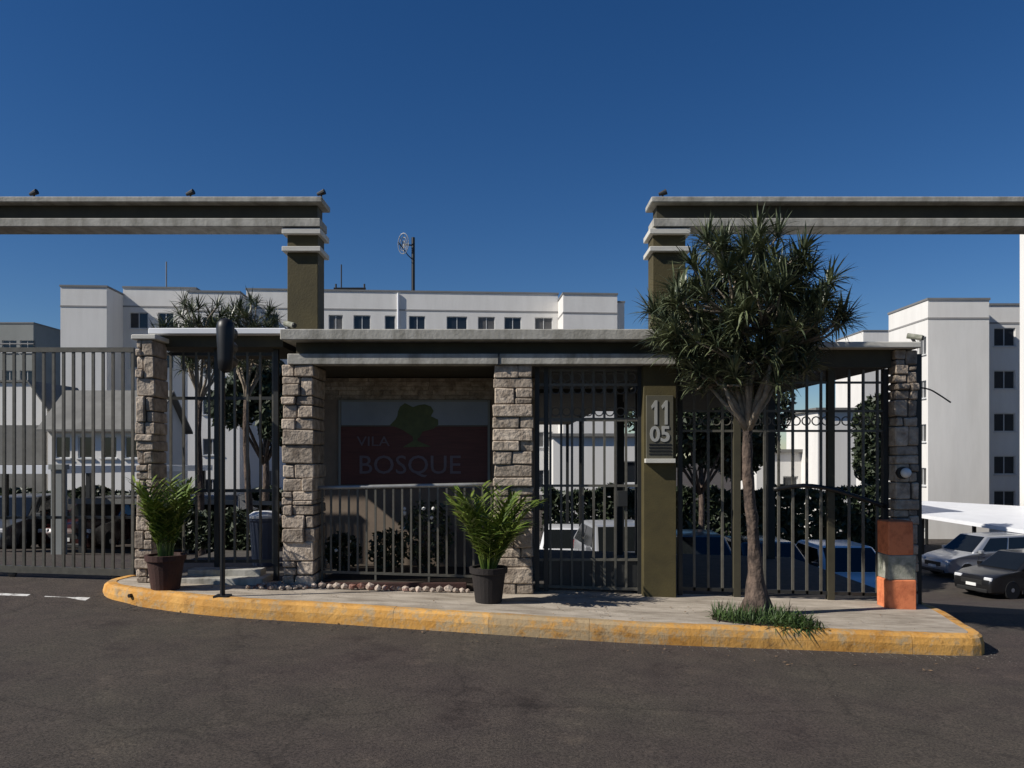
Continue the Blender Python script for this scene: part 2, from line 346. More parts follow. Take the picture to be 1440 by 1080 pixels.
# ================================================================== BUILDINGS BEHIND
def wall_holes(bm, O, u, n, W, H, rects, depth):
    """wall panel at O along u (W) and up (H), holes rects (u0,u1,v0,v1) with reveals going in along -n"""
    O = Vector(O); u = Vector(u).normalized(); n = Vector(n).normalized(); z = Vector((0, 0, 1))
    rects = [r[:4] for r in rects]
    us = sorted({0.0, W, *[clamp(r[i], 0, W) for r in rects for i in (0, 1)]}); vv = sorted({0.0, H, *[clamp(r[i], 0, H) for r in rects for i in (2, 3)]})
    cache = {}
    def V(a, b_, d=0.0):
        k = (round(a, 4), round(b_, 4), d)
        if k not in cache: cache[k] = bm.verts.new(O + u * a + z * b_ - n * d)
        return cache[k]
    for i in range(len(us) - 1):
        for j in range(len(vv) - 1):
            cu, cv = (us[i] + us[i + 1]) / 2, (vv[j] + vv[j + 1]) / 2
            if any(r[0] < cu < r[1] and r[2] < cv < r[3] for r in rects): continue
            bm.faces.new((V(us[i], vv[j]), V(us[i + 1], vv[j]), V(us[i + 1], vv[j + 1]), V(us[i], vv[j + 1])))
    for a, b_, c, d in rects:
        for p, q in (((a, c), (b_, c)), ((b_, c), (b_, d)), ((b_, d), (a, d)), ((a, d), (a, c))):
            bm.faces.new((V(*p), V(*q), V(*q, depth), V(*p, depth)))
    return bm
WIN = {}
def window_mesh(w_, h_, key, glass):
    k = (round(w_, 2), round(h_, 2), key)
    if k in WIN: return WIN[k]
    t = 0.05
    bm = B()
    box(bm, 0, w_, -0.03, 0.03, 0, t); box(bm, 0, w_, -0.03, 0.03, h_ - t, h_); box(bm, 0, t, -0.028, 0.028, t, h_ - t); box(bm, w_ - t, w_, -0.028, 0.028, t, h_ - t)
    if w_ > 0.9: box(bm, w_ / 2 - t / 2, w_ / 2 + t / 2, -0.026, 0.026, t, h_ - t)
    box(bm, -0.06, w_ + 0.06, -0.19, -0.031, -0.05, 0.012)
    fm = bpy.data.meshes.new('window'); bmesh.ops.recalc_face_normals(bm, faces=bm.faces); bm.to_mesh(fm); bm.free(); fm.materials.append(M_FRAME)
    pms = []
    halves = [(t, w_ / 2 - t / 2), (w_ / 2 + t / 2, w_ - t)] if w_ > 0.9 else [(t, w_ - t)]
    for a, b_ in halves:
        bm = bbox(a, b_, -0.006, 0.006, t, h_ - t); pm = bpy.data.meshes.new('pane'); bmesh.ops.recalc_face_normals(bm, faces=bm.faces); bm.to_mesh(pm); bm.free(); pm.materials.append(glass); pms.append(pm)
    WIN[k] = (fm, pms); return WIN[k]
def add_window(parent, loc, w_, h_, rz=0.0, key=0):
    fm, pms = window_mesh(w_, h_, key, M_GLASS if key == 0 else M_CURTAIN)
    o = bpy.data.objects.new('window', fm); COL.objects.link(o); o.parent = parent; o.location = loc; o.rotation_euler = (0, 0, rz)
    for pm in pms:
        p = bpy.data.objects.new('pane', pm); COL.objects.link(p); p.parent = o
def block(parent, x0, x1, y0, y1, z0, z1, wins_front=(), wins_left=(), m=M_WHITE, back=True, depth=0.14, capm=M_ROOFCAP, groove=1.25):
    """one rectangular volume of a building (local coordinates of its Empty), front towards -y; wins = (u0,u1,v0,v1,key) measured from x0 / y1 and z0"""
    bm = B()
    wall_holes(bm, (x0, y0, z0), (1, 0, 0), (0, -1, 0), x1 - x0, z1 - z0, [q[:4] for q in wins_front], depth)
    wall_holes(bm, (x0, y1, z0), (0, -1, 0), (-1, 0, 0), y1 - y0, z1 - z0, [q[:4] for q in wins_left], depth)
    wall_holes(bm, (x1, y0, z0), (0, 1, 0), (1, 0, 0), y1 - y0, z1 - z0, [], depth)
    wall_holes(bm, (x1, y1, z0), (-1, 0, 0), (0, 1, 0), x1 - x0, z1 - z0, [], depth)
    bm.faces.new([bm.verts.new(v) for v in ((x0, y0, z1), (x1, y0, z1), (x1, y1, z1), (x0, y1, z1))])
    bmesh.ops.remove_doubles(bm, verts=bm.verts, dist=0.0005)
    obj('wall', bm, m, parent, local=True)
    for q in wins_front: add_window(parent, (x0 + q[0], y0 + depth - 0.03, z0 + q[2]), q[1] - q[0], q[3] - q[2], 0, q[4])
    for q in wins_left: add_window(parent, (x0 + depth - 0.03, y1 - q[0], z0 + q[2]), q[1] - q[0], q[3] - q[2], R(-90), q[4])
    bm = B(); e = 0.05
    box(bm, x0 - e, x1 + e, y0 - e, y1 + e, z1 + 0.003, z1 + 0.12)
    obj('roof', bm, capm, parent, local=True)
    if groove:
        for (a, b_, c, d) in ((x0 - 0.02, x1 + 0.02, y0 - 0.025, y0 - 0.001), (x0 - 0.025, x0 - 0.001, y0 - 0.02, y1)):
            obj('string_course', bbox(a, b_, c, d, z1 - groove - 0.05, z1 - groove + 0.05), M_GROOVE, parent, local=True)

# --- long apartment block in the middle
A0 = Vector((PX(85, 52), 52, 0)); TH = math.atan2(2.7, 36.4)
ub = Vector((math.cos(TH), math.sin(TH), 0)); vb = Vector((-math.sin(TH), math.cos(TH), 0))
def lx(px, d):                                             # local x on the facade plane at local depth d hit by the photo column px
    k = (px - 720.0) / F
    o_ = A0 + vb * d                                        # (o + t u).x = k (o + t u).y
    return (k * o_.y - o_.x) / (ub.x - k * ub.y)
ap = thing('apartment_block', (A0.x, A0.y, -1.2), 'long pale apartment block with parapet and rows of windows behind the gatehouse', 'building', rz=TH)
ZT = 12.5 + 1.2; FLOOR = 2.7
def floors(px0, px1, d, x0, top=ZT, key=0, n=5, sill=2.75, head=1.65):
    a, b_ = lx(px0, d) - x0, lx(px1, d) - x0
    return [(a, b_, top - sill - i * FLOOR, top - head - i * FLOOR, (key + (1 if random.random() < 0.25 else 0)) % 2) for i in range(n)]
RD = 2.6
b1 = lx(150, 0); b2a, b2b = lx(264, 0.9), lx(337, 0.9); b3a, b3b = lx(792, 0), lx(868, 0)
block(ap, 0, b1, 0, 12, 0, ZT)
x0 = b1 + 0.004; x1 = b2a - 0.004
block(ap, x0, x1, RD, 11.9, 0, ZT + 0.5, floors(182, 208, RD, x0, ZT + 0.5) + floors(222, 244, RD, x0, ZT + 0.5))
block(ap, b2a, b2b, 0.9, 11.95, 0, ZT - 0.05, floors(285, 312, 0.9, b2a, ZT - 0.05))
x0 = b2b + 0.004; x1 = b3a - 0.004; wf = []
for a, b_, k in ((372, 392, 0), (412, 436, 0), (462, 482, 1), (497, 521, 1), (541, 556, 0), (575, 598, 1), (628, 657, 0), (672, 696, 0), (709, 733, 1), (752, 777, 1)):
    wf += floors(a, b_, RD, x0, ZT + 0.5, k)
block(ap, x0, x1, RD, 11.9, 0, ZT + 0.5, wf)
block(ap, b3a, b3b, 0, 12, 0, ZT)
block(ap, b3b + 0.004, b3b + 0.75, 1.2, 11.8, 0, ZT - 0.3, groove=0)
xp = lx(560, RD); obj('downpipe', tube(B(), [(xp, RD - 0.09, 0), (xp, RD - 0.09, ZT + 0.4)], 0.08, 8), M_TIN, ap, local=True)
def at_b(px, d): return A0 + ub * lx(px, d) + vb * d
# mast with panel antennas, standing on that roof
def roofpt(px, d): p = at_b(px, d); return Vector((p.x, p.y, 13.1))
p = roofpt(581, 5.0); zt_ = PZ(334, p.y)
ms = thing('antenna_mast', p, 'tall dark mast with a pale grid dish antenna on the apartment roof', 'antenna')
obj('mast', tube(B(), [p - Vector((0, 0, 0.15)), (p.x, p.y, zt_)], 0.13, 8), M_BLACK, ms)
bm = B(); c = Vector((p.x - 0.65, p.y - 0.2, PZ(345, p.y)))
for r_ in (0.25, 0.5, 0.75):
    tube(bm, [(c.x + r_ * 0.55 * math.cos(a), c.y - 0.3 * (r_ / 0.75) ** 2 - 0.3 * math.cos(a) * r_, c.z + r_ * math.sin(a)) for a in [2 * math.pi * i / 16 for i in range(17)]], 0.028, 5)
for i in range(8):
    a = 2 * math.pi * i / 8; tube(bm, [(c.x, c.y, c.z)] + [(c.x + r_ * 0.55 * math.cos(a), c.y - 0.3 * (r_ / 0.75) ** 2 - 0.3 * math.cos(a) * r_, c.z + r_ * math.sin(a)) for r_ in (0.25, 0.5, 0.75)], 0.022, 5)
obj('grid_dish', bm, M_RAIL, ms)
obj('bracket', tube(B(), [(p.x, p.y, c.z), (c.x, c.y, c.z)], 0.05, 6), M_BLACK, ms)
obj('feed_arm', tube(B(), [(p.x, p.y, PZ(366, p.y)), (p.x - 0.35, p.y - 0.2, PZ(360, p.y)), (c.x - 0.3, c.y - 0.7, c.z)], 0.035, 6), M_BLACK, ms)
p = roofpt(480, 6.0); an = thing('television_antenna', p, 'small dark aerial with a horizontal boom on the apartment roof', 'antenna')
obj('mast', tube(B(), [p - Vector((0, 0, 0.12)), (p.x, p.y, PZ(372, p.y))], 0.05, 6), M_BLACK, an)
zb = PZ(406, p.y); obj('boom', tube(B(), [(p.x - 0.55, p.y, zb), (p.x + 1.8, p.y, zb)], 0.09, 6), M_BLACK, an)
for dx in (-0.4, 1.7): obj('element', tube(B(), [(p.x + dx, p.y, zb - 0.12), (p.x + dx, p.y, zb + 0.35)], 0.07, 6), M_BLACK, an)
p = roofpt(234, 6.0); an = thing('whip_antenna', p, 'thin upright whip aerial on the apartment roof end', 'antenna')
obj('mast', tube(B(), [p - Vector((0, 0, 0.14)), (p.x, p.y, PZ(368, p.y))], 0.045, 6), M_ROOFCAP, an)
obj('foot', bbox(p.x - 0.2, p.x + 0.2, p.y - 0.2, p.y + 0.2, p.z - 0.02, p.z + 0.16), M_ROOFCAP, an)

# --- apartment tower on the right
tw = thing('apartment_block', (0, 0, 0), 'grey fronted apartment block with sunlit white flank behind the parking shelter', 'building')
X0, X1, TZ, GB = PX(1305, 45), PX(1391, 45), PZ(422, 45), -4.2
wl = [(1.2 + 2.3 * c_, 2.2 + 2.3 * c_, TZ - GB - 3.0 - 2.47 * i, TZ - GB - 2.0 - 2.47 * i, 1) for c_ in range(2) for i in range(5)]
block(tw, X0, X1, 45, 49.7, GB, TZ, wins_left=wl, m=M_WHITE, groove=1.02)
Yr = 46.5; xa = X1 + 0.004
wr_ = [(PX(1398, Yr) - xa, PX(1428, Yr) - xa, PZ(a + 26, Yr) - GB, PZ(a, Yr) - GB, 0) for a in (461, 521, 581, 641, 690)]
wr_ += [(PX(1450, Yr) - xa, PX(1480, Yr) - xa, PZ(a + 26, Yr) - GB, PZ(a, Yr) - GB, 0) for a in (461, 521, 581, 641, 690)]
block(tw, xa, xa + 5.0, Yr, 49.6, GB, TZ - 0.02, wr_, m=M_WHITE, groove=1.02)
# sunlit flank of the next block at the picture's right edge
nb = thing('apartment_block', (0, 0, 0), 'tall white apartment wall rising beside the exit portal column', 'building')
block(nb, PX(1434, 40), PX(1434, 40) + 8, 34, 40, GB, PZ(300, 40), wins_left=[(1.0, 2.0, 4.2 + 2.6 * i, 5.2 + 2.6 * i, 0) for i in range(5)], groove=0)
# far block at the left edge
fb = thing('apartment_block', (0, 0, 0), 'distant dull grey apartment block seen over the entrance gate', 'building')
x_a, x_b = PX(-60, 72), PX(47, 72); tz_ = PZ(455, 72)
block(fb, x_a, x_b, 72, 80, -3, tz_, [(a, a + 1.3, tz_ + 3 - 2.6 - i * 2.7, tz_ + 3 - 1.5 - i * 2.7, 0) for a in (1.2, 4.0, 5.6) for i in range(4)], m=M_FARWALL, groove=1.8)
# far low white building seen over the right canopy
lb = thing('apartment_block', (0, 0, 0), 'small sunlit white building top beyond the right canopy', 'building')
block(lb, PX(1214, 70), PX(1262, 70), 70, 76, -4, PZ(466, 70), groove=0)

# --- community hall left with its pitched roof, white gable house beside it
hall = thing('community_hall', (PX(130, 36), 36, -1.4), 'low hall with grey pitched roof and white windowed wall behind the entrance gate', 'building')
ha, hb = PX(62, 36), PX(206, 36); he, hr = PZ(599, 36), PZ(549, 38.2)
hw = [(0.3 + 1.05 * i, 1.0 + 1.05 * i, he + 1.35 - 1.45, he + 1.35 - 0.45, 0) for i in range(4)]
bm = B(); wall_holes(bm, (ha, 36.3, -1.35), (1, 0, 0), (0, -1, 0), hb - ha, he + 1.35, hw, 0.12); obj('wall', bm, M_WHITE, hall)
for xx in (ha + 0.001, hb - 0.001):
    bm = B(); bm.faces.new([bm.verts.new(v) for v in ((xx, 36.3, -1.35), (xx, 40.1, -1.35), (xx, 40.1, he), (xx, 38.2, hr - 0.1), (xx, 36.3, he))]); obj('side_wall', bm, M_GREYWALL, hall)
for q in hw:
    fm, pms = window_mesh(q[1] - q[0], q[3] - q[2], 0, M_GLASS)
    o = bpy.data.objects.new('window', fm); COL.objects.link(o); o.parent = hall; o.location = Vector((ha + q[0], 36.4, -1.35 + q[2])) - WLOC[hall]
    for pm in pms: p_ = bpy.data.objects.new('pane', pm); COL.objects.link(p_); p_.parent = o
bm = B()
for sgn in (0, 1):
    y_e = 35.9 if sgn == 0 else 40.5
    a = [Vector((ha - 0.3, y_e, he - 0.15)), Vector((hb + 0.3, y_e, he - 0.15)), Vector((hb + 0.3, 38.2, hr)), Vector((ha - 0.3, 38.2, hr))]
    t = [bm.verts.new(v) for v in a]; d = [bm.verts.new(v - Vector((0, 0, 0.1))) for v in a]
    bm.faces.new(t); bm.faces.new(d[::-1])
    for i in range(4): bm.faces.new((t[i], d[i], d[(i + 1) % 4], t[(i + 1) % 4]))
obj('roof', bm, M_FIBRE, hall)
gh = thing('gable_house', (PX(-10, 38), 38, -1.4), 'white gable wall of a low house behind the entrance gate', 'building')
gx1, gx0 = PX(66, 38), PX(-160, 38); gz1, gz2 = PZ(575, 38), PZ(538, 38); gxm = PX(40, 38)
prof = [(gx0, -1.4), (gx1, -1.4), (gx1, gz1), (gxm, gz2), (gx0, gz2)]
bm = B(); f_ = [bm.verts.new((x, 38, z)) for x, z in prof]; k_ = [bm.verts.new((x, 42.2, z)) for x, z in prof]; bm.faces.new(f_); bm.faces.new(k_[::-1])
for i in range(5): bm.faces.new((f_[i], k_[i], k_[(i + 1) % 5], f_[(i + 1) % 5]))
obj('wall', bm, M_WHITE, gh)
obj('plinth', bbox(gx0 + 0.01, gx1 - 0.01, 37.85, 37.998, -1.4, PZ(598, 38)), M_FIBRE, gh)  # dark slab covering the lower part of the gable wall
bm = B()
for (p_, q_) in (((gx1 + 0.1, gz1 - 0.1), (gxm, gz2 + 0.02)), ((gxm, gz2 + 0.02), (gx0, gz2 + 0.02))):
    a = [Vector((p_[0], 37.9, p_[1])), Vector((q_[0], 37.9, q_[1])), Vector((q_[0], 42.3, q_[1])), Vector((p_[0], 42.3, p_[1]))]
    t = [bm.verts.new(v + Vector((0, 0, 0.09))) for v in a]; d = [bm.verts.new(v) for v in a]
    bm.faces.new(t); bm.faces.new(d[::-1])
    for i in range(4): bm.faces.new((t[i], d[i], d[(i + 1) % 4], t[(i + 1) % 4]))
obj('roof', bm, M_FIBRE, gh)
# --- small white buildings glimpsed through the pedestrian gate and the right fence
def hut(label, p0, p1, Y, ytop, D=4.0, key=True):
    h = thing('service_building', (PX((p0 + p1) / 2, Y), Y, -3.2), label, 'building')
    a, b_ = PX(p0, Y), PX(p1, Y); zt = PZ(ytop, Y)
    bm = B(); W_ = b_ - a
    rects = [(W_ - 0.95, W_ - 0.25, zt + 3.2 - 2.1, zt + 3.2 - 1.1)] if W_ > 2 else []
    wall_holes(bm, (a, Y, -3.2), (1, 0, 0), (0, -1, 0), W_, zt + 3.2, rects, 0.12)
    wall_holes(bm, (a, Y + D, -3.2), (0, -1, 0), (-1, 0, 0), D, zt + 3.2, [], 0.1)
    wall_holes(bm, (b_, Y, -3.2), (0, 1, 0), (1, 0, 0), D, zt + 3.2, [], 0.1)
    wall_holes(bm, (b_, Y + D, -3.2), (-1, 0, 0), (0, 1, 0), W_, zt + 3.2, [], 0.1)
    obj('wall', bm, M_WHITE, h)
    for q in rects:
        fm, pms = window_mesh(q[1] - q[0], q[3] - q[2], 0, M_GLASS)
        o = bpy.data.objects.new('window', fm); COL.objects.link(o); o.parent = h; o.location = Vector((a + q[0], Y + 0.1, -3.2 + q[2])) - WLOC[h]
        for pm in pms: p_ = bpy.data.objects.new('pane', pm); COL.objects.link(p_); p_.parent = o
    obj('roof', bbox(a - 0.15, b_ + 0.15, Y - 0.2, Y + D + 0.15, zt + 0.002, zt + 0.14), M_FIBRE, h)
hut('white service building seen through the pedestrian gate bars', 778, 905, 36, 614)
hut('low white shed seen through the right fence beside the tree trunk', 1064, 1130, 37, 636)
hut('cream lit narrow white building behind the right fence end', 1150, 1204, 35, 578)

# ================================================================== ENTRANCE: pillars, portals, canopies
def stone_pillar(label, x0, x1, y0, y1, z0, z1, lo=0.10, hi=0.24, cap=None):
    c = ((x0 + x1) / 2, (y0 + y1) / 2, z0)
    t = thing('stone_pillar', c, label, 'pillar', 'stone clad gate pillars')
    obj('core', bbox(x0 + 0.03, x1 - 0.03, y0 + 0.03, y1 - 0.03, z0 - 0.02, z1 - 0.004), M_MORTAR, t)
    z = z0
    while z < z1 - 0.02:
        h = random.uniform(lo, hi)
        if z1 - (z + h) < lo * 0.8: h = z1 - z
        cutx = [x0, x1] if random.random() < 0.35 else [x0, lerp(x0, x1, random.uniform(0.3, 0.7)), x1]
        for a, b_ in zip(cutx[:-1], cutx[1:]):
            parts = [(z, z + h)]
            if h > 0.17 and random.random() < 0.45: k = random.uniform(0.35, 0.65); parts = [(z, z + h * k), (z + h * k, z + h)]
            for (za, zb_) in parts:
                pf = random.uniform(-0.018, 0.030); pl = random.uniform(-0.012, 0.012); pr = random.uniform(-0.012, 0.012); g = random.uniform(0.001, 0.005) if random.random() < 0.75 else random.uniform(0.008, 0.014)
                bm = B(); box(bm, a + (pl if a == x0 else g), b_ - (pr if b_ == x1 else g), y0 - pf, y1, za + g, zb_ - g, bev=0.012, jit=0.008)
                obj('stone', bm, M_STONE, t)
        z += h
    if cap: obj('cap', bbox(x0 - 0.04, x1 + 0.04, y0 - 0.04, y1 + 0.04, z1 + 0.002, z1 + cap, bev=0.008), M_CREAM, t)
    return t
Yf = 9.9
stone_pillar('slim stone pillar with pale cap at the island end beside the entrance gate', PX(191, 9.75), PX(216, 9.75), 9.75, 10.15, zs(-4.6) - 0.01, 3.00, 0.14, 0.32, cap=0.06)
stone_pillar('broad stone pillar between the side gate and the low railing', PX(397, 9.82), PX(441, 9.82), 9.82, 10.45, zs(-2.6) - 0.01, 2.706)
stone_pillar('broad stone pillar between the sign wall and the pedestrian gate', PX(694, 9.82), PX(749, 9.82), 9.82, 10.35, zs(0) - 0.01, 2.706)
stone_pillar('narrow stone pillar rising behind the orange painted plinth', PX(1260, Yf), PX(1291, Yf), Yf, 10.14, zs(4.8) - 0.01, 2.90, 0.10, 0.26)

def beam(t, x0, x1, y0, y1, z, light=M_CONC, dark=M_DKOLIVE, ov=0.15):
    """three-tier beam: z = (bottom of lower band, band top, web top, slab top); web and band lie behind the slab's edge"""
    obj('lower_band', bbox(x0, x1, y0 - ov * 0.75, y1, z[0], z[1], bev=0.008), light, t)
    obj('web', bbox(x0 + 0.06, x1 - 0.06, y0, y1, z[1] - 0.01, z[2] + 0.01), dark, t)
    obj('top_slab', bbox(x0 - 0.03, x1 + 0.03, y0 - ov, y1 + 0.05, z[2], z[3], bev=0.01), light, t)
CT = 3.12                                                    # top of the gatehouse canopy
def portal(label, cx0, cx1, ox0, ox1, bx0, bx1, zc):
    Yp0, Yp1 = 10.0, 10.34
    t = thing('entrance_portal', ((cx0 + cx1) / 2, 10.27, zc), label, 'portal', 'concrete portal frames over the drives')
    zb = [PZ(318, 9.9), PZ(306, 9.9), PZ(283, 9.85), PZ(275, 9.85)]
    beam(t, bx0, bx1, Yp0 + 0.02, Yp1 - 0.06, zb, ov=0.14)
    obj('column', bbox(cx0, cx1, Yp0, Yp1, zc, zb[0] + 0.005, bev=0.006), M_OLIVE, t)
    for ya, yb in ((320, 328.5), (346, 353)):
        obj('collar', bbox(cx0 - 0.05, cx1 + 0.05, Yp0 - 0.07, Yp1 + 0.07, PZ(yb, 9.93), PZ(ya, 9.93) - (0.004 if ya == 320 else 0), bev=0.006), M_CREAM, t)
    zo = road_z((ox0 + ox1) / 2, 10.3) - 0.1
    obj('column', bbox(ox0, ox1, Yp0, Yp1, zo, zb[0] + 0.005, bev=0.006), M_OLIVE, t)
    return t
portal('grey banded portal beam over the entrance drive, on an olive column beside the signal post', PX(404, 10), PX(447, 10), -9.6, -9.15, -9.75, PX(450, 9.9), CT - 0.01)
portal('grey banded portal beam over the exit drive, on an olive column behind the tree', PX(918, 10), PX(964, 10), 9.2, 9.65, PX(919, 9.9), 9.8, CT - 0.01)

cn = thing('gatehouse_canopy', (0, 9.9, 2.7), 'flat banded canopy roof over the sign wall and pedestrian gate', 'canopy')
cx0, cx1 = PX(403, 9.75), PX(952, 9.75)
obj('lower_band', bbox(cx0, cx1, 9.78, 9.99, 2.705, 2.835, bev=0.008), M_CONC, cn)
obj('soffit', bbox(cx0 + 0.02, cx1 - 0.02, 9.985, 13.5, 2.712, 2.83), M_DKOLIVE, cn)  # underside coloured dark to stand in for the shade below the canopy
obj('web', bbox(cx0 + 0.07, cx1 - 0.07, 9.92, 13.5, 2.825, 3.0), M_DKOLIVE, cn)
obj('top_slab', bbox(cx0 - 0.06, cx1 + 0.06, 9.68, 13.7, 2.99, CT, bev=0.01), M_CONC, cn)
obj('expansion_joint', bbox(PX(700, 9.77), PX(702.5, 9.77), 9.772, 9.79, 2.70, 2.84), M_BLACK, cn)
wc = thing('walkway_canopy', (1.1, 18, road_z(1.1, 18)), 'dark flat walkway roof running back behind the pedestrian gate', 'canopy')
obj('roof_slab', bbox(0.32, cx1 + 0.02, 13.72, 28.0, 2.66, 2.80), M_DKOLIVE, wc)
for x in (0.42, cx1 - 0.1):
    for y in (14.2, 22.2, 27.6): obj('post', bbox(x - 0.05, x + 0.05, y - 0.05, y + 0.05, (zs(x) if y < 14.5 else road_z(x, y)) - 0.05, 2.67), M_BARDK, wc)
rc = thing('side_canopy', (3.5, 9.9, 2.68), 'lower dark edged canopy over the right fence behind the tree', 'canopy')
obj('web', bbox(cx1 + 0.08, PX(1252, 10.0) , 9.98, 20.0, 2.69, 2.915), M_DKOLIVE, rc)
obj('top_slab', bbox(cx1 + 0.07, PX(1296, 9.8), 9.80, 20.1, 2.91, 2.985, bev=0.01), M_CREAM, rc)
for x in (cx1 + 0.25, PX(1240, 10)):
    for y in (14.3, 16.6): obj('post', bbox(x - 0.06, x + 0.06, y - 0.06, y + 0.06, (zs(x) if y < 14.5 else road_z(x, y)) - 0.05, 2.70), M_BARDK, rc)
lc = thing('side_canopy', (-3.6, 10, 3.0), 'thin white edged canopy slab over the side gate behind the signal post', 'canopy')
obj('web', bbox(PX(219, 10.1), PX(398, 10.1) , 10.1, 11.4, 2.96, 3.105), M_DKOLIVE, lc)
obj('top_slab', bbox(PX(208, 9.95), cx0 - 0.07, 9.95, 11.5, 3.10, 3.175, bev=0.01), M_TIN, lc)
# olive number column below the canopy
nc = thing('number_column', (PX(929, Yf), 10.1, zs(1.85)), 'olive painted column carrying the house number 1105', 'column')
obj('shaft', bbox(PX(905, Yf), PX(951, Yf), Yf, 10.4, zs(1.85) - 0.02, 2.712, bev=0.006), M_OLIVE, nc)
pl = obj('number_plate', bbox(PX(909, 9.86), PX(947, 9.86), 9.86, 9.905, PZ(647, 9.86), PZ(556, 9.86), bev=0.004), M_PLAQUE, nc)
bm = text_mesh('05', 0.265, 0.006, 0.006); mx = max(v.co.x for v in bm.verts); mn = min(v.co.x for v in bm.verts); wpx = 28 / F * 9.86
bmesh.ops.scale(bm, vec=(wpx / (mx - mn), 1, 1), verts=bm.verts); cxx = (mx + mn) / 2 * wpx / (mx - mn)
bmesh.ops.translate(bm, vec=(PX(928, 9.85) - cxx, 9.857, PZ(620.5, 9.85)), verts=bm.verts); obj('digits', bm, M_DIGIT, pl)
for cxp in (921, 935.5):
    bm = B(); y_ = 9.85
    pts = [(cxp - 0.5, 597), (cxp + 3.5, 597), (cxp + 3.5, 563), (cxp + 0.5, 563), (cxp - 5, 571), (cxp - 4, 575), (cxp - 0.5, 571.5)]
    f_ = [bm.verts.new((PX(p_, y_), y_, PZ(q_, y_))) for p_, q_ in pts]; k_ = [bm.verts.new((v.co.x, y_ + 0.012, v.co.z)) for v in f_]
    bm.faces.new(f_); bm.faces.new(k_[::-1])
    for i in range(len(f_)): bm.faces.new((f_[i], k_[i], k_[(i + 1) % len(f_)], f_[(i + 1) % len(f_)]))
    obj('digits', bm, M_DIGIT, pl)
for k in range(4): obj('grille_slot', bbox(PX(913, 9.85), PX(944, 9.85), 9.853, 9.862, PZ(626 + 4.5 * k, 9.85), PZ(624 + 4.5 * k, 9.85)), M_BLACK, pl)
obj('ledge', bbox(PX(907, 9.85), PX(949, 9.85), 9.80, 9.90, PZ(651, 9.85), PZ(645, 9.85), bev=0.003), M_CREAM, nc)

# gatehouse room with the printed sign on its front wall
Yg = 11.5
gr = thing('gatehouse', (-1.3, Yg, zs(-1.3)), 'shaded gatehouse wall under the canopy between two stone pillars', 'building')
ga, gb = PX(441, Yg) - 0.35, PX(752, Yg) + 0.05
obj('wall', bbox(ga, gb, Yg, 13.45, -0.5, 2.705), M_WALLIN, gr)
zc_ = PZ(562, Yg - 0.02)
row = 0
while zc_ < 2.66:
    hh = random.uniform(0.045, 0.075); x = ga + 0.02 - random.uniform(0, 0.2)
    while x < gb - 0.02:
        w_ = random.uniform(0.18, 0.46); a = max(x, ga + 0.01); b_ = min(x + w_, gb - 0.01); pr = random.uniform(0.012, 0.034)
        if b_ - a > 0.05: obj('stone_strip', bbox(a + 0.003, b_ - 0.003, Yg - pr, Yg + 0.01, zc_ + 0.003, min(zc_ + hh, 2.70) - 0.003, jit=0.002), M_STONE, gr)
        x += w_
    zc_ += hh
sg = thing('printed_sign', (PX(583, Yg), Yg, PZ(690, Yg)), 'large printed sign with blue band, red field, lettering and a green tree', 'sign')
obj('panel', bbox(PX(476, Yg), PX(690, Yg), Yg - 0.03, Yg - 0.001, PZ(686, Yg), PZ(563, Yg)), M_BANBACK, sg)
for fx in (478.5, 687.5): obj('frame_post', bbox(PX(fx - 1.6, Yg), PX(fx + 1.6, Yg), Yg - 0.045, Yg - 0.0305, PZ(686, Yg), PZ(563, Yg)), M_FARWALL, sg)
for fy in (564, 685): obj('frame_rail', bbox(PX(480.5, Yg), PX(685.5, Yg), Yg - 0.044, Yg - 0.0305, PZ(fy + 1.4, Yg), PZ(fy - 1.4, Yg)), M_FARWALL, sg)
yq = Yg - 0.03
obj('blue_band', bbox(PX(480, yq), PX(688, yq), yq - 0.006, yq + 0.001, PZ(598, yq), PZ(565, yq)), M_BANBLUE, sg)
obj('red_field', bbox(PX(478, yq), PX(688, yq), yq - 0.006, yq + 0.001, PZ(681, yq), PZ(600, yq)), M_BANRED, sg)
def print_shape(pts, m, name, y):
    bm = B(); t = [bm.verts.new((PX(a, y), y, PZ(b_, y))) for a, b_ in pts]; d = [bm.verts.new((v.co.x, y + 0.006, v.co.z)) for v in t]
    bm.faces.new(t); bm.faces.new(d[::-1])
    for i in range(len(t)): bm.faces.new((t[i], d[i], d[(i + 1) % len(t)], t[(i + 1) % len(t)]))
    return obj(name, bm, m, sg)
crown = []
for i in range(22):
    a = 2 * math.pi * i / 22; r_ = 1 + 0.16 * math.sin(5 * a) + 0.08 * math.sin(9 * a + 1); crown.append((584 + 30 * r_ * math.cos(a), 590 + 22 * r_ * math.sin(a)))
print_shape(crown, M_BANGREEN, 'tree_motif', yq - 0.014)
print_shape([(580, 604), (588, 604), (587, 620), (606, 628), (566, 629), (581, 620)], M_BANGREEN, 'tree_motif', yq - 0.013)
for txt, cxp, base, hpx, wpx in (('VILA', 525, 627, 14, 46), ('BOSQUE', 577, 666, 27, 142)):
    bm = text_mesh(txt, 1.0, 0.004); mx = max(v.co.x for v in bm.verts); mn = min(v.co.x for v in bm.verts); mz = 0.73
    sx = wpx / F * yq / (mx - mn); sz = hpx / F * yq / mz
    bmesh.ops.scale(bm, vec=(sx, 1, sz), verts=bm.verts); cc = (mx + mn) / 2 * sx
    bmesh.ops.translate(bm, vec=(PX(cxp, yq) - cc, yq - 0.011, PZ(base, yq)), verts=bm.verts)
    obj('lettering', bm, M_BANTXT, sg)

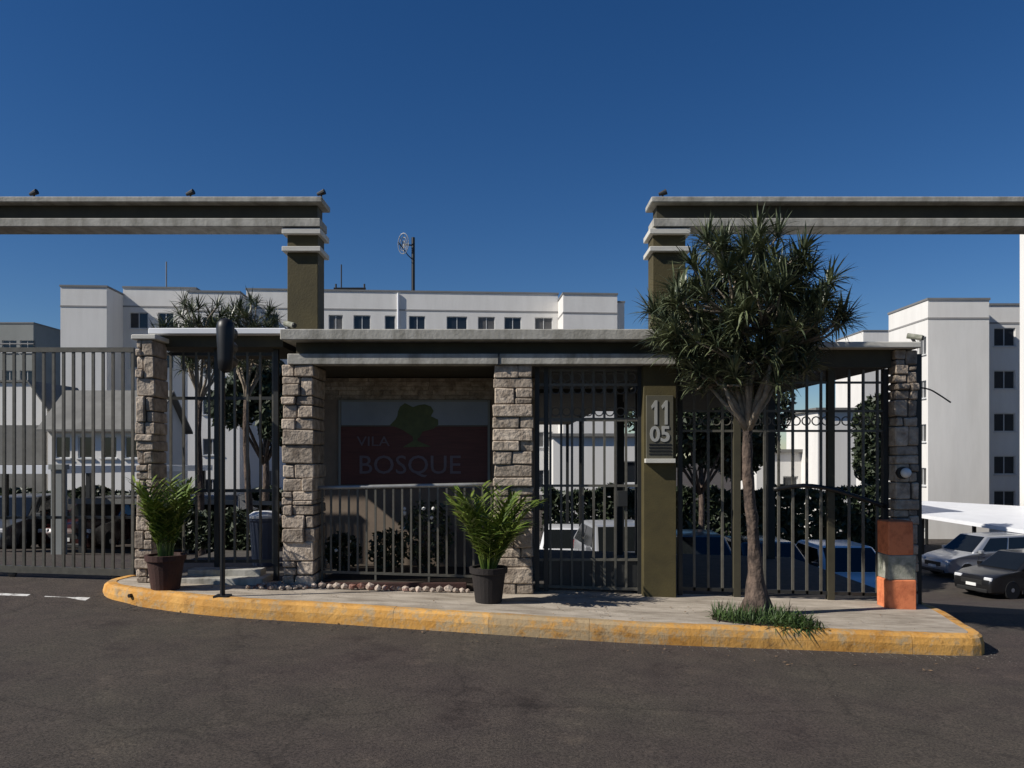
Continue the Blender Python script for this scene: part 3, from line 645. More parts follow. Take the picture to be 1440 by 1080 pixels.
# ================================================================== FENCES AND GATES
def bar(t, x, y, z0, z1, w=0.022, m=M_BAR, d=None):
    d = d or w; return obj('bar', bbox(x - w / 2, x + w / 2, y - d / 2, y + d / 2, z0, z1), m, t)
def rail(t, x0, x1, y, z0, z1, h=0.04, d=0.04, m=M_BAR, name='rail'):
    """rail whose ends stand at heights z0 and z1 (centre)"""
    bm = B(); vv = []
    for x, z in ((x0, z0), (x1, z1)):
        vv.append([bm.verts.new((x, y + sy * d / 2, z + sz * h / 2)) for sy, sz in ((-1, -1), (1, -1), (1, 1), (-1, 1))])
    for k in range(4): bm.faces.new((vv[0][k], vv[0][(k + 1) % 4], vv[1][(k + 1) % 4], vv[1][k]))
    bm.faces.new(vv[0]); bm.faces.new(vv[1][::-1])
    return obj(name, bm, m, t)
# vehicle gate left
Yv = 10.45; vx0, vx1 = PX(-130, Yv), PX(189, Yv); vt = PZ(492, Yv)
gz = lambda x: road_z(x, Yv)
vg = thing('vehicle_gate', ((vx0 + vx1) / 2, Yv, gz(-6)), 'tall grey barred sliding gate across the entrance drive', 'gate')
rail(vg, vx0, vx1, Yv, vt, vt, 0.06, 0.05, name='top_rail'); rail(vg, vx0, vx1, Yv, gz(vx0) + 0.10, gz(vx1) + 0.10, 0.09, 0.05, name='bottom_rail')
x = vx1 - 0.02
while x > vx0:
    bar(vg, x, Yv, gz(x) + 0.14, vt - 0.028, 0.032); x -= 13.9 / F * Yv
rail(vg, vx0, vx1, Yv + 0.04, PZ(728, Yv), PZ(728, Yv), 0.035, 0.03, name='rail')
for x in (vx0 + 0.3, -6.5, vx1 - 0.25):
    bm = B(); lathe(bm, (x, Yv - 0.02, gz(x) + 0.045), [(0.02, 0), (0.055, 0.005), (0.055, 0.035), (0.02, 0.04)], 14, 'Y'); obj('wheel', bm, M_BLACK, vg)
# side gate between the slim pillar and the broad pillar
Ys = 10.3; sx0, sx1 = PX(219, Ys), PX(392, Ys); st = 2.955
sgate = thing('side_gate', ((sx0 + sx1) / 2, Ys, zs(-3.6)), 'dark barred side gate under the thin white canopy slab', 'gate')
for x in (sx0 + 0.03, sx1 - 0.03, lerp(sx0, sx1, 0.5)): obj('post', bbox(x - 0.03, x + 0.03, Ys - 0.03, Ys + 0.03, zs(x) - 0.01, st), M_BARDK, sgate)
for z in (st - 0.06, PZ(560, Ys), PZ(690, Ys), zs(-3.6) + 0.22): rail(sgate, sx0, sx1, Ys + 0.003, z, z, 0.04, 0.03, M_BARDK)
x = sx0 + 0.03
while x < sx1 - 0.1:
    x += 18.0 / F * Ys
    if abs(x - lerp(sx0, sx1, 0.5)) > 0.05: bar(sgate, x, Ys, zs(x) + 0.2, st - 0.03, 0.028)
# steps at the side gate
stp = thing('entrance_step', (-3.6, 10.0, zs(-3.6)), 'low pale concrete double step before the side gate', 'step')
for k, (yy, hh) in enumerate(((9.82, 0.07), (10.02, 0.15))):
    a, b_ = PX(252 + 6 * k, 9.9), PX(372 - 10 * k, 9.9)
    obj('tread', bbox(a, b_, yy, 10.255, (zs(a) - 0.03) if k == 0 else zs(b_) + 0.045, zs(-3.6) + hh, bev=0.006), M_CONC, stp)
# low railing before the sign wall
Yl = 10.05; lx0, lx1 = PX(452, Yl), PX(693, Yl)
lr = thing('low_railing', ((lx0 + lx1) / 2, Yl, zs(-1.3)), 'low railing of thin bars with pale curved handrail before the sign wall', 'railing')
def lrz(x): return PZ(lerp(686, 681, clamp((x - lx0) / (lx1 - lx0), 0, 1)), Yl)
path = [(PX(439, 10.3), 10.24, lrz(lx0) - 0.03), (PX(441, 10.2), 10.14, lrz(lx0) - 0.01), (lx0 - 0.02, Yl + 0.01, lrz(lx0))] + [(lerp(lx0, lx1, i / 6), Yl, lrz(lerp(lx0, lx1, i / 6))) for i in range(1, 7)]
obj('handrail', tube(B(), path, 0.026, 8), M_RAIL, lr, smooth_=True)
rail(lr, lx0, lx1, Yl, zs(lx0) + 0.16, zs(lx1) + 0.16, 0.03, 0.03, M_BAR, 'bottom_rail')
n_ = 19
for i in range(n_ + 1):
    x = lerp(lx0 + 0.01, lx1 - 0.02, i / n_); bar(lr, x, Yl, zs(x) + (0.0 if i % 6 == 0 else 0.15), lrz(x) - 0.018, 0.024)
# pedestrian gate
Yd = 10.1; px0, px1 = PX(752, Yd), PX(903, Yd)
pg = thing('pedestrian_gate', ((px0 + px1) / 2, Yd, zs(1)), 'dark barred pedestrian gate with scrolled transom beside the number column', 'gate')
ptop = 2.70
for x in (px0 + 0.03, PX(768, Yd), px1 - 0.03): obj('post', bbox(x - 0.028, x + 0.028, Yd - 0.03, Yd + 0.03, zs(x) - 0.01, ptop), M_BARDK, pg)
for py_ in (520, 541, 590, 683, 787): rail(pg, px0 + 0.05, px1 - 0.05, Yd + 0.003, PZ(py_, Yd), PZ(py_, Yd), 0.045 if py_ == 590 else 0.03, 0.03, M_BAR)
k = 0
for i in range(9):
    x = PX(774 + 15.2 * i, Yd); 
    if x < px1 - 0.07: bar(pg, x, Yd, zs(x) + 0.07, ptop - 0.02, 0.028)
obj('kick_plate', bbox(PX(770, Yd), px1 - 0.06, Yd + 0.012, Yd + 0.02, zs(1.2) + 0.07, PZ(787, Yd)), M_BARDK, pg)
rail(pg, px0 + 0.05, px1 - 0.05, Yd + 0.003, zs(px0) + 0.055, zs(px1) + 0.055, 0.035, 0.03, M_BAR, 'bottom_rail')
def ring_mesh(r, t):
    bm = B(); n1, n2 = 14, 5; rg = []
    for i in range(n1):
        a = 2 * math.pi * i / n1; rg.append([bm.verts.new(((r + t * math.cos(2 * math.pi * j / n2)) * math.cos(a), t * math.sin(2 * math.pi * j / n2), (r + t * math.cos(2 * math.pi * j / n2)) * math.sin(a))) for j in range(n2)])
    for i in range(n1):
        for j in range(n2): bm.faces.new((rg[i][j], rg[(i + 1) % n1][j], rg[(i + 1) % n1][(j + 1) % n2], rg[i][(j + 1) % n2]))
    bmesh.ops.recalc_face_normals(bm, faces=bm.faces); me = bpy.data.meshes.new('scroll_ring'); bm.to_mesh(me); bm.free(); me.materials.append(M_BAR); return me
RING = ring_mesh(0.052, 0.0085)
def rings(t, x0, x1, y, z, pitch):
    n = int((x1 - x0) / pitch)
    for i in range(n):
        o = bpy.data.objects.new('scroll_ring', RING); COL.objects.link(o); o.parent = t; o.location = Vector((x0 + pitch * (i + 0.5), y, z)) - WLOC[t]
rings(pg, PX(774, Yd), px1 - 0.05, Yd, PZ(530.5, Yd), 15.2 / F * Yd)
rings(pg, PX(774, Yd), px1 - 0.05, Yd, PZ(548, Yd), 15.2 / F * Yd)
rings(pg, PX(774, Yd) - 0.067, px1 - 0.05, Yd + 0.012, PZ(539, Yd), 15.2 / F * Yd)
rings(pg, PX(774, Yd), px1 - 0.05, Yd, PZ(579, Yd), 15.2 / F * Yd)
obj('lock_box', bbox(PX(868, Yd), PX(882, Yd), Yd - 0.045, Yd + 0.02, PZ(712, Yd), PZ(690, Yd), bev=0.004), M_BARDK, pg)
# right fence, behind the tree
Yr_ = 10.1; rx0, rx1 = PX(953, Yr_), PX(1250, Yr_); rt = 2.68
rf = thing('steel_fence', ((rx0 + rx1) / 2, Yr_, zs(3.4)), 'tall barred fence with ring band between number column and orange plinth', 'fence')
for x, w_ in ((rx0 + 0.03, 0.05), (PX(1036, Yr_), 0.085), (PX(1168, Yr_), 0.085), (rx1 - 0.05, 0.06)):
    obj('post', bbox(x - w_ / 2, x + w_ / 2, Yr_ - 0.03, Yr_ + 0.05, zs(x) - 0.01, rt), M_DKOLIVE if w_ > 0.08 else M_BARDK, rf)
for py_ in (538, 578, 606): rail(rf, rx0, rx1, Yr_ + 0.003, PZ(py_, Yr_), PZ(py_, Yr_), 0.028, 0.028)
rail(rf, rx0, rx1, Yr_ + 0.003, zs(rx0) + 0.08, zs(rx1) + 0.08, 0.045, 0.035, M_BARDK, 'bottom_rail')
x = rx0 + 0.03
while x < rx1 - 0.12:
    x += 19.8 / F * Yr_
    if all(abs(x - PX(q, Yr_)) > 0.075 for q in (1036, 1168)) and x < rx1 - 0.1: bar(rf, x, Yr_, zs(x) + 0.06, rt - 0.005, 0.029)
rings(rf, rx0 + 0.05, rx1 - 0.08, Yr_, PZ(592, Yr_), 14 / F * Yr_)
pts = [P(1088, 688, Yr_ - 0.04), P(1130, 683, Yr_ - 0.04), P(1165, 687, Yr_ - 0.04), P(1200, 697, Yr_ - 0.04), P(1245, 712, Yr_ - 0.04)]
obj('curved_arm', tube(B(), catmull(pts, 0.08), 0.028, 8), M_BLACK, rf, smooth_=True)

# orange plinth, black gate guide post, globe lamp, cameras, small spot lights
op = thing('painted_plinth', (PX(1265, 9.6), 9.7, zs(4.7)), 'orange painted masonry plinth with a worn grey band before the stone pillar', 'plinth')
q0, q1 = PX(1249, 9.58), PX(1289, 9.58)
obj('lower_block', bbox(q0, q1, 9.58, 9.885, zs(4.7) - 0.03, PZ(816, 9.58), bev=0.012, jit=0.004), M_ORANGE, op)
obj('worn_band', bbox(q0 + 0.008, q1 + 0.002, 9.59, 9.883, PZ(816, 9.58), PZ(781, 9.58), bev=0.010, jit=0.004), M_WORN, op)
obj('upper_block', bbox(q0 + 0.003, q1 - 0.03, 9.585, 9.884, PZ(781, 9.58), PZ(733, 9.58), bev=0.014, jit=0.006), M_ORANGE, op)
gp = thing('gate_guide_post', (PX(1293, 9.95), 9.98, zs(5)), 'slim black metal post against the stone pillar at the exit drive', 'post')
gx = PX(1292.5, 9.98); obj('post', bbox(gx - 0.068, gx + 0.024, 9.96, 10.0, zs(5) - 0.02, PZ(498, 9.98)), M_BLACK, gp)
obj('spring_arm', tube(B(), catmull([P(1294, 545, 9.98), P(1308, 548, 9.9), P(1322, 556, 9.8), P(1337, 566, 9.7)], 0.03), 0.010, 6), M_BLACK, gp)
gl = thing('globe_lamp', P(1273, 665, 9.86), 'small white globe lamp fixed on the narrow stone pillar', 'lamp')
c = P(1274, 665, 9.84); bm = B(); bmesh.ops.create_uvsphere(bm, u_segments=16, v_segments=10, radius=0.062, matrix=Matrix.Translation(c)); obj('globe', bm, M_WHITEPL, gl, smooth_=True)
bm = B(); lathe(bm, (c.x - 0.02, c.y + 0.0, c.z), [(0.075, 0.02), (0.075, 0.09)], 14, 'Y'); obj('base', bm, M_BLACK, gl)
def camera_box(p, label, dirx):
    t = thing('security_camera', p, label, 'camera')
    d = Vector((dirx, -0.6, -0.25)).normalized(); a = p + Vector((0, 0, 0.065)); 
    obj('housing', tube(B(), [a - d * 0.10, a + d * 0.07], 0.034, 10), M_WORN, t)
    obj('lens', tube(B(), [a + d * 0.07, a + d * 0.09], 0.029, 10), M_BLACK, t)
    obj('bracket', tube(B(), [p - Vector((0, 0, 0.02)), a - d * 0.06], 0.018, 6), M_BLACK, t)
camera_box(Vector((PX(408, 9.75), 9.76, CT)), 'small grey security camera on the canopy corner beside the portal column', 0.8)
camera_box(Vector((PX(1288, 9.86), 9.86, 2.985)), 'small grey security camera on the right canopy end above the narrow pillar', 0.9)
zbt = PZ(275, 9.85)
for px_, lab in ((48, 'small dark spotlight on the entrance beam far from its column'), (268, 'small dark spotlight midway along the entrance beam'), (452, 'small dark spotlight at the end of the entrance beam above the column'), (932, 'small dark spotlight at the start of the exit beam')):
    p = Vector((PX(px_, 9.95), 9.95, zbt)); t = thing('spotlight', p, lab, 'spotlight', 'spotlights on the portal beams')
    obj('stem', tube(B(), [p - Vector((0, 0, 0.015)), p + Vector((0, 0, 0.05))], 0.010, 6), M_BLACK, t)
    obj('lamp_head', tube(B(), [p + Vector((-0.05, 0.0, 0.045)), p + Vector((0.0, -0.01, 0.06)), p + Vector((0.045, -0.02, 0.075))], [0.020, 0.03, 0.036], 10), M_BLACK, t)
# signal post on the pavement
Yq = 9.05; sxp = PX(313, Yq)
sp = thing('signal_post', (sxp, Yq, zs(sxp)), 'black traffic signal seen from behind on a slim post by the yellow kerb', 'signal')
obj('pole', tube(B(), [(sxp, Yq, zs(sxp) - 0.03), (sxp, Yq, PZ(520, Yq))], 0.028, 10), M_BLACK, sp)
hx0, hx1 = PX(304, Yq), PX(330, Yq); hc = (hx0 + hx1) / 2
bm = B(); lathe(bm, (hc, Yq, 0), [(0.03, PZ(524, Yq)), (0.075, PZ(519, Yq)), (0.085, PZ(505, Yq)), (0.09, PZ(488, Yq)), (0.10, PZ(462, Yq)), (0.088, PZ(454, Yq)), (0.05, PZ(449, Yq)), (0.015, PZ(447.5, Yq))], 14)
obj('signal_head', bm, M_BLACK, sp, smooth_=True)
for k, py_ in enumerate((465, 485, 505)):
    bm = B(); z = PZ(py_, Yq); tube(bm, [(hc, Yq + 0.05, z), (hc, Yq + 0.19, z - 0.012)], [0.07, 0.078], 12); obj('visor', bm, M_BLACK, sp)
obj('base_plate', bbox(sxp - 0.08, sxp + 0.08, Yq - 0.08, Yq + 0.08, zs(sxp) - 0.012, zs(sxp) + 0.014), M_BLACK, sp)

# flower bed: soil, edging stones
fbed = thing('flower_bed', (-1.4, 10.0, zs(-1.4)), 'flower bed edged with small whitewashed stones below the low railing', 'flower bed')
obj('soil', prism_z(B(), [(x, y, zs(x) + 0.07) for x, y in ((PX(452, 9.9), 9.9), (PX(452, 9.9), 11.49), (PX(690, 9.9), 11.49), (PX(690, 9.9), 9.9))], 0.11), M_SOIL, fbed)
x = PX(436, 9.75)
while x < PX(655, 9.75):
    r_ = random.uniform(0.035, 0.058); x += r_ * 0.95
    bm = B(); bmesh.ops.create_icosphere(bm, subdivisions=1, radius=r_, matrix=Matrix.Translation((x, 9.76 + random.uniform(-0.03, 0.03), zs(x) + r_ * 0.62)) @ Matrix.Diagonal((1, 0.9, 0.85, 1)))
    for v in bm.verts: v.co += Vector((random.uniform(-1, 1), random.uniform(-1, 1), random.uniform(-1, 1))) * r_ * 0.16
    obj('edging_stone', bm, M_EDGE, fbed); x += r_ * 0.95
obj('edging_board', bbox(PX(452, 9.85), PX(656, 9.85), 9.83, 9.895, zs(-0.6) - 0.03, zs(-2.3) + 0.055, bev=0.006), M_TERRA, fbed)
# loose stones and dry leaves heaped at the foot of the broad pillar
bm = B()
for i in range(90):
    a = PX(random.triangular(350, 438, 400), 9.72); y = 9.72 + random.uniform(-0.16, 0.14); s_ = random.uniform(0.02, 0.055)
    mtx = Matrix.Translation((a, y, zs(a) + s_ * 0.5)) @ Euler((random.uniform(-0.7, 0.7), random.uniform(-0.7, 0.7), random.uniform(0, 6))).to_matrix().to_4x4() @ Matrix.Diagonal((1.0, 0.7, 0.55, 1))
    bmesh.ops.create_icosphere(bm, subdivisions=1, radius=s_, matrix=mtx)
tag(obj('rubble', bm, M_EDGE, origin=(-2.85, 9.72, zs(-2.85))), 'heap of small pale stones and dry leaves at the broad pillar foot', 'rubble', kind='stuff')

# ================================================================== PLANTS
def blade(bm, base, d, L, w_, droop, segs=4, fold=0.0, up=Vector((0, 0, 1))):
    """one strap leaf"""
    d = d.normalized(); side = d.cross(up)
    if side.length < 0.05: side = Vector((1, 0, 0))
    side.normalize(); p = Vector(base); prev = None
    tw = random.uniform(-0.5, 0.5); side = (side * math.cos(tw) + d.cross(side) * math.sin(tw)).normalized()
    for i in range(segs + 1):
        t = i / segs; ww = w_ * (0.55 + 1.1 * t) if t < 0.4 else w_ * (1 - ((t - 0.4) / 0.6) ** 1.6 * 0.98)
        a, b_ = bm.verts.new(p - side * ww / 2), bm.verts.new(p + side * ww / 2)
        if prev: bm.faces.new((prev[0], prev[1], b_, a))
        prev = (a, b_); d = (d + Vector((0, 0, -droop / segs))).normalized(); p = p + d * (L / segs)
def dragon_tree(name, label, base, fork, crown_c, crown_r, n_ros, n_leaf, leafL, r_base, flare, matl=None, group=None, seed=3):
    rs = random.getstate(); random.seed(seed)
    base, fork, cc = Vector(base), Vector(fork), Vector(crown_c)
    t = thing(name, base, label, 'tree', group)
    bm = B(); pts = []; rad = []
    for i in range(15):
        k = i / 14; p = base.lerp(fork, k); p += Vector((math.sin(k * 5.0) * 0.04 - 0.05 * math.sin(k * math.pi), math.cos(k * 4) * 0.02 - 0.02, 0))
        pts.append(p); rad.append((r_base * (1 - 0.42 * k) + flare * math.exp(-k * 13)) * (1 + random.uniform(-0.07, 0.07)))
    pts[0] = pts[0] - Vector((0, 0, 0.06))
    tube(bm, pts, rad, 14)
    for v in bm.verts: v.co += Vector((random.uniform(-1, 1), random.uniform(-1, 1), 0)) * 0.014
    obj('trunk', bm, M_BARK, t, smooth_=True)
    # limbs: tips spread through the crown, joined through shared mid nodes
    tips = []
    while len(tips) < n_ros:
        v = Vector((random.uniform(-1, 1), random.uniform(-1, 1), random.uniform(-0.95, 1)))
        hw = 1.0 if v.z < 0.05 else 1.0 - 0.62 * ((v.z - 0.05) / 0.95) ** 1.2
        if v.z < -0.35: hw = 1.0 - 0.5 * ((-0.35 - v.z) / 0.6)
        rr = math.hypot(v.x, v.y) / hw
        if rr > 1 or (rr < 0.3 and v.z < 0.0): continue
        tips.append(cc + Vector((v.x * crown_r[0], v.y * crown_r[1], v.z * crown_r[2])))
    mids = []
    nm = max(5, n_ros // 9)
    for i in range(nm):
        a = 2 * math.pi * i / nm + random.uniform(-0.25, 0.25); k = random.uniform(0.30, 0.5)
        mids.append(Vector((fork.x + math.cos(a) * crown_r[0] * k, fork.y + math.sin(a) * crown_r[1] * k, lerp(fork.z, cc.z, random.uniform(0.35, 1.0)))))
    mids.append(cc + Vector((0, 0, crown_r[2] * 0.25)))
    top = pts[-1]
    for mp in mids:
        bm = B(); q = top.lerp(mp, 0.5) + Vector((random.uniform(-0.06, 0.06), random.uniform(-0.06, 0.06), -0.05))
        tube(bm, [top - Vector((0, 0, 0.08)), top.lerp(q, 0.55), q, mp], [r_base * 0.46, r_base * 0.38, r_base * 0.33, r_base * 0.26], 8)
        for tp in tips:
            if min(mids, key=lambda m_: (m_ - tp).length) is mp:
                h = mp.lerp(tp, 0.55) + Vector((random.uniform(-0.08, 0.08), random.uniform(-0.08, 0.08), -0.05))
                tube(bm, [mp - (mp - q).normalized() * 0.02, h, tp], [r_base * 0.22, r_base * 0.17, r_base * 0.13], 6)
        obj('limb', bm, M_LIMB, t, smooth_=True)
    bm = B()
    for tp in tips:
        ax = (tp - cc); ax.z = abs(ax.z) * 0.4 + 0.55 * crown_r[2]; ax.normalize()
        for j in range(n_leaf):
            el = random.uniform(-0.35, 1.35); az = random.uniform(0, 2 * math.pi)
            d = Vector((math.cos(az) * math.cos(el), math.sin(az) * math.cos(el), math.sin(el))) + ax * 0.45
            blade(bm, tp + ax * random.uniform(-0.08, 0.04), d, leafL * random.uniform(0.6, 1.15), random.uniform(0.014, 0.026), random.choice((0.2, 0.5, 0.8, 1.6)) * random.uniform(0.6, 1.2), 4)
    c = obj('crown', bm, matl or M_DRAC, t); c['kind'] = 'stuff'
    random.setstate(rs); return t
Yt = 8.95
dragon_tree('dragon_tree', 'dragon tree with long sword leaves growing from the pavement before the right fence', P(1064, 858, Yt), P(1055, 598, Yt), P(1050, 438, Yt), (1.04, 1.0, 0.93), 200, 58, 0.32, 0.082, 0.14)
Yb = 15.5
dragon_tree('dragon_tree', 'slender sword leaved tree behind the side gate, crown above the white slab edge', P(282, 800, Yb) , P(285, 560, Yb), P(288, 476, Yb), (0.85, 0.8, 0.72), 75, 40, 0.34, 0.08, 0.06, seed=8)
dragon_tree('dragon_tree', 'second sword leaved tree behind the side gate, close to the portal column', P(352, 800, Yb + 1.5), P(350, 560, Yb + 1.5), P(350, 474, Yb + 1.5), (0.85, 0.7, 0.75), 60, 40, 0.34, 0.08, 0.06, seed=9)

def potted_palm(label, c, pot_r, pot_h, fronds, H, spread, potm, seed, el0=0.7):
    rs = random.getstate(); random.seed(seed); c = Vector(c)
    t = thing('potted_palm', c, label, 'potted plant', 'potted palms on the pavement')
    bm = B(); lathe(bm, c, [(pot_r * 0.70, -0.008), (pot_r * 0.74, 0.0), (pot_r * 0.95, pot_h * 0.82), (pot_r * 1.06, pot_h * 0.84), (pot_r * 1.08, pot_h), (pot_r * 0.92, pot_h), (pot_r * 0.88, pot_h * 0.9)], 24)
    obj('pot', bm, potm, t, smooth_=False)
    bm = B(); lathe(bm, c + Vector((0, 0, pot_h * 0.86)), [(pot_r * 0.93, 0), (pot_r * 0.8, 0.03)], 18); obj('soil', bm, M_SOIL, t)
    bm = B()
    for i in range(fronds):
        az = 2 * math.pi * i * 0.381966 + random.uniform(-0.3, 0.3); el = random.uniform(el0, 1.5); L = H * random.uniform(0.62, 1.0) * (0.75 + 0.25 * math.sin(el))
        d = Vector((math.cos(az) * math.cos(el) * spread, math.sin(az) * math.cos(el) * spread, math.sin(el))).normalized()
        p = c + Vector((math.cos(az) * pot_r * 0.35, math.sin(az) * pot_r * 0.35, pot_h * 0.88)); pts = [p.copy()]; ds = []
        n = 16
        for k in range(n):
            d = (d + Vector((math.cos(az) * 0.015, math.sin(az) * 0.015, -random.uniform(0.055, 0.085) * (k / n) * 1.6))).normalized(); p = p + d * (L / n); pts.append(p.copy()); ds.append(d.copy())
        tube(bm, pts[::3], [0.009 - 0.0014 * q for q in range(len(pts[::3]))], 4, cap=False)
        for k in range(4, n):
            d_ = ds[k]; sd = d_.cross(Vector((0, 0, 1)));
            if sd.length < 0.05: sd = Vector((1, 0, 0))
            sd.normalize(); ll = 0.22 * H * math.sin(math.pi * (0.15 + 0.8 * (k - 3) / n)) * random.uniform(0.8, 1.1)
            for sgn in (-1, 1):
                blade(bm, pts[k] + d_ * random.uniform(0, 0.02), d_ * 0.9 + sd * sgn * 0.8 + Vector((0, 0, 0.25)), ll, 0.032, random.uniform(0.3, 0.8), 3)
    o = obj('fronds', bm, M_PALM, t); o['kind'] = 'stuff'
    random.setstate(rs); return t
potted_palm('feathery palm in a dark red pot at the slim stone pillar', (PX(233, 9.42), 9.42, zs(-4.05)), 0.215, 0.40, 36, 1.04, 0.20, M_TERRA, 5, 1.0)
potted_palm('fuller green palm in a dark brown pot beside the pedestrian gate', (PX(687, 9.22), 9.22, zs(-0.27)), 0.205, 0.40, 48, 1.10, 0.46, M_DKPOT, 6)

def leafball(bm, c, r, n, ls):
    for i in range(n):
        v = Vector((random.gauss(0, 1), random.gauss(0, 1), random.gauss(0, 1))).normalized() * random.uniform(0.35, 1.0) ** 0.5
        p = Vector(c) + Vector((v.x * r[0], v.y * r[1], v.z * r[2]))
        a = Vector((random.uniform(-1, 1), random.uniform(-1, 1), random.uniform(-1, 1))).normalized(); b_ = a.cross(Vector((random.uniform(-1, 1), random.uniform(-1, 1), random.uniform(-1, 1)))).normalized()
        s_ = ls * random.uniform(0.6, 1.2)
        bm.faces.new([bm.verts.new(p + q) for q in (a * s_, b_ * s_ * 0.45, -a * s_, -b_ * s_ * 0.45)])
def broad_tree(name, label, base, H, R_, n, ls=0.11, group='dark leafy trees inside the grounds', seed=1, clumps=11):
    rs = random.getstate(); random.seed(seed); base = Vector(base)
    t = thing(name, base, label, 'tree', group)
    cz = H - R_[2] * 0.95
    bm = B(); tube(bm, [base - Vector((0, 0, 0.1)), base + Vector((0.05, 0, cz * 0.5)), base + Vector((0, 0.05, cz))], [0.13, 0.10, 0.06], 9)
    for i in range(6):
        a = i * 1.05; tube(bm, [base + Vector((0, 0, cz * 0.6)), base + Vector((math.cos(a) * R_[0] * 0.35, math.sin(a) * R_[1] * 0.35, cz * 0.85)), base + Vector((math.cos(a) * R_[0] * 0.65, math.sin(a) * R_[1] * 0.65, cz * 1.05))], [0.06, 0.04, 0.02], 6)
    obj('trunk', bm, M_BARK, t, smooth_=True)
    bm = B()
    for i in range(clumps):
        v = Vector((random.gauss(0, 1), random.gauss(0, 1), random.gauss(0, 0.8))).normalized() * random.uniform(0.25, 0.8)
        leafball(bm, base + Vector((v.x * R_[0], v.y * R_[1], cz + v.z * R_[2])), (R_[0] * 0.45, R_[1] * 0.45, R_[2] * 0.42), n // clumps, ls)
    o = obj('crown', bm, M_LEAF, t); o['kind'] = 'stuff'
    random.setstate(rs)
def ground(px, Y): x = PX(px, Y); return (x, Y, road_z(x, Y))
for i, (px_, Y_, top, rx_, lab) in enumerate((
        (985, 27, 512, 2.3, 'dark leafy tree behind the number column side of the fence'), (1035, 29, 508, 1.8, 'dark leafy tree behind the dragon tree trunk'),
        (1226, 31, 540, 0.85, 'narrow dark tree behind the right fence end'), (372, 24, 500, 1.5, 'dark leafy tree in the shade behind the side gate'))):
    b_ = ground(px_, Y_); H_ = PZ(top, Y_) - b_[2]
    broad_tree('leafy_tree', lab, b_, H_, (rx_ * 1.15, rx_, 2.3 if i < 3 else 1.7), 8500 if i != 2 else 5000, 0.15, seed=20 + i)
# shrubs in the flower bed
for i, (px_, top, r_, lab) in enumerate(((600, 700, 0.36, 'dark rounded shrub in the flower bed beside the fuller palm'), (545, 742, 0.26, 'low dark shrub in the middle of the flower bed'), (482, 748, 0.24, 'low flowering shrub in the flower bed at the broad pillar'))):
    x = PX(px_, 10.55); z0 = zs(x) + 0.05; h = PZ(top, 10.55) - z0; t = thing('shrub', (x, 10.55, z0), lab, 'shrub', 'shrubs in the flower bed')
    bm = B()
    for q in range(5): tube(bm, [(x, 10.55, z0 - 0.03), (x + random.uniform(-0.15, 0.15), 10.55 + random.uniform(-0.15, 0.15), z0 + h * 0.7)], [0.012, 0.006], 5)
    obj('stem', bm, M_BARK, t)
    bm = B(); leafball(bm, (x, 10.55, z0 + h * 0.55), (r_, r_, h * 0.45), 650, 0.05); o = obj('foliage', bm, M_LEAF, t); o['kind'] = 'stuff'
    if i != 1:
        for q in range(7):
            a = random.uniform(0, 6.28); c = Vector((x + math.cos(a) * r_ * 0.8, 10.55 - abs(math.sin(a)) * r_ * 0.9, z0 + h * random.uniform(0.35, 0.95)))
            bm = B(); bmesh.ops.create_icosphere(bm, subdivisions=1, radius=0.026, matrix=Matrix.Translation(c)); obj('flower', bm, M_WHITEPL, t)
# planting round the tree foot
c0 = P(1072, 866, 8.75)
soil = [(c0.x + 0.54 * math.cos(a) * random.uniform(0.9, 1.1) - 0.03, 8.68 + 0.34 * math.sin(a) * random.uniform(0.9, 1.1)) for a in [2 * math.pi * i / 20 for i in range(20)]]
bm = B(); bm.faces.new([bm.verts.new((x, y, zs(x) + 0.006)) for x, y in soil]); tag(obj('planting_soil', bm, M_SOIL), kind='structure')
bm = B()
for i in range(900):
    a = random.uniform(0, 6.283); r_ = math.sqrt(random.random()); x = c0.x - 0.04 + 0.52 * r_ * math.cos(a); y = 8.66 + 0.32 * r_ * math.sin(a)
    if y > 8.85 and abs(x - c0.x) < 0.2: continue
    el = random.uniform(0.5, 1.5); az = random.uniform(0, 6.283)
    blade(bm, (x, y, zs(x) + 0.0), Vector((math.cos(az) * math.cos(el), math.sin(az) * math.cos(el), math.sin(el))), random.uniform(0.08, 0.22), random.uniform(0.008, 0.016), random.uniform(0.4, 1.2), 3)
for i in range(300):                                        # tufts spilling over the kerb
    x = c0.x + random.triangular(-0.05, 0.50, 0.25); y = random.uniform(8.22, 8.42)
    el = random.uniform(0.2, 1.4); az = random.uniform(3.3, 6.1)
    blade(bm, (x, y, zs(x) + 0.0), Vector((math.cos(az) * math.cos(el), math.sin(az) * math.cos(el), math.sin(el))), random.uniform(0.08, 0.20), random.uniform(0.009, 0.017), random.uniform(0.8, 1.9), 4)
tag(obj('grass_tufts', bm, M_GRASS, origin=(c0.x, 8.6, zs(c0.x))), 'unkempt green grass round the tree foot spilling over the kerb', 'grass', kind='stuff')
bm = B()
for i in range(160):                                        # dry leaves in the gutter and on the pavement
    x = random.uniform(-4.6, 4.6); yk = 8.42 - 0.2 * x + (0.014 * x * x); y = yk + (random.uniform(-0.5, -0.05) if random.random() < 0.45 else random.uniform(0.2, 1.3))
    inside = y > yk
    z = (zs(x) if inside else road_z(x, y)) + 0.012; a = random.uniform(0, 6.28); s_ = random.uniform(0.010, 0.026)
    bm.faces.new([bm.verts.new((x + s_ * math.cos(a + q * 1.57) * (1 if q % 2 else 0.5), y + s_ * math.sin(a + q * 1.57) * (1 if q % 2 else 0.5), z + random.uniform(-0.004, 0.006))) for q in range(4)])
bg_ = B()
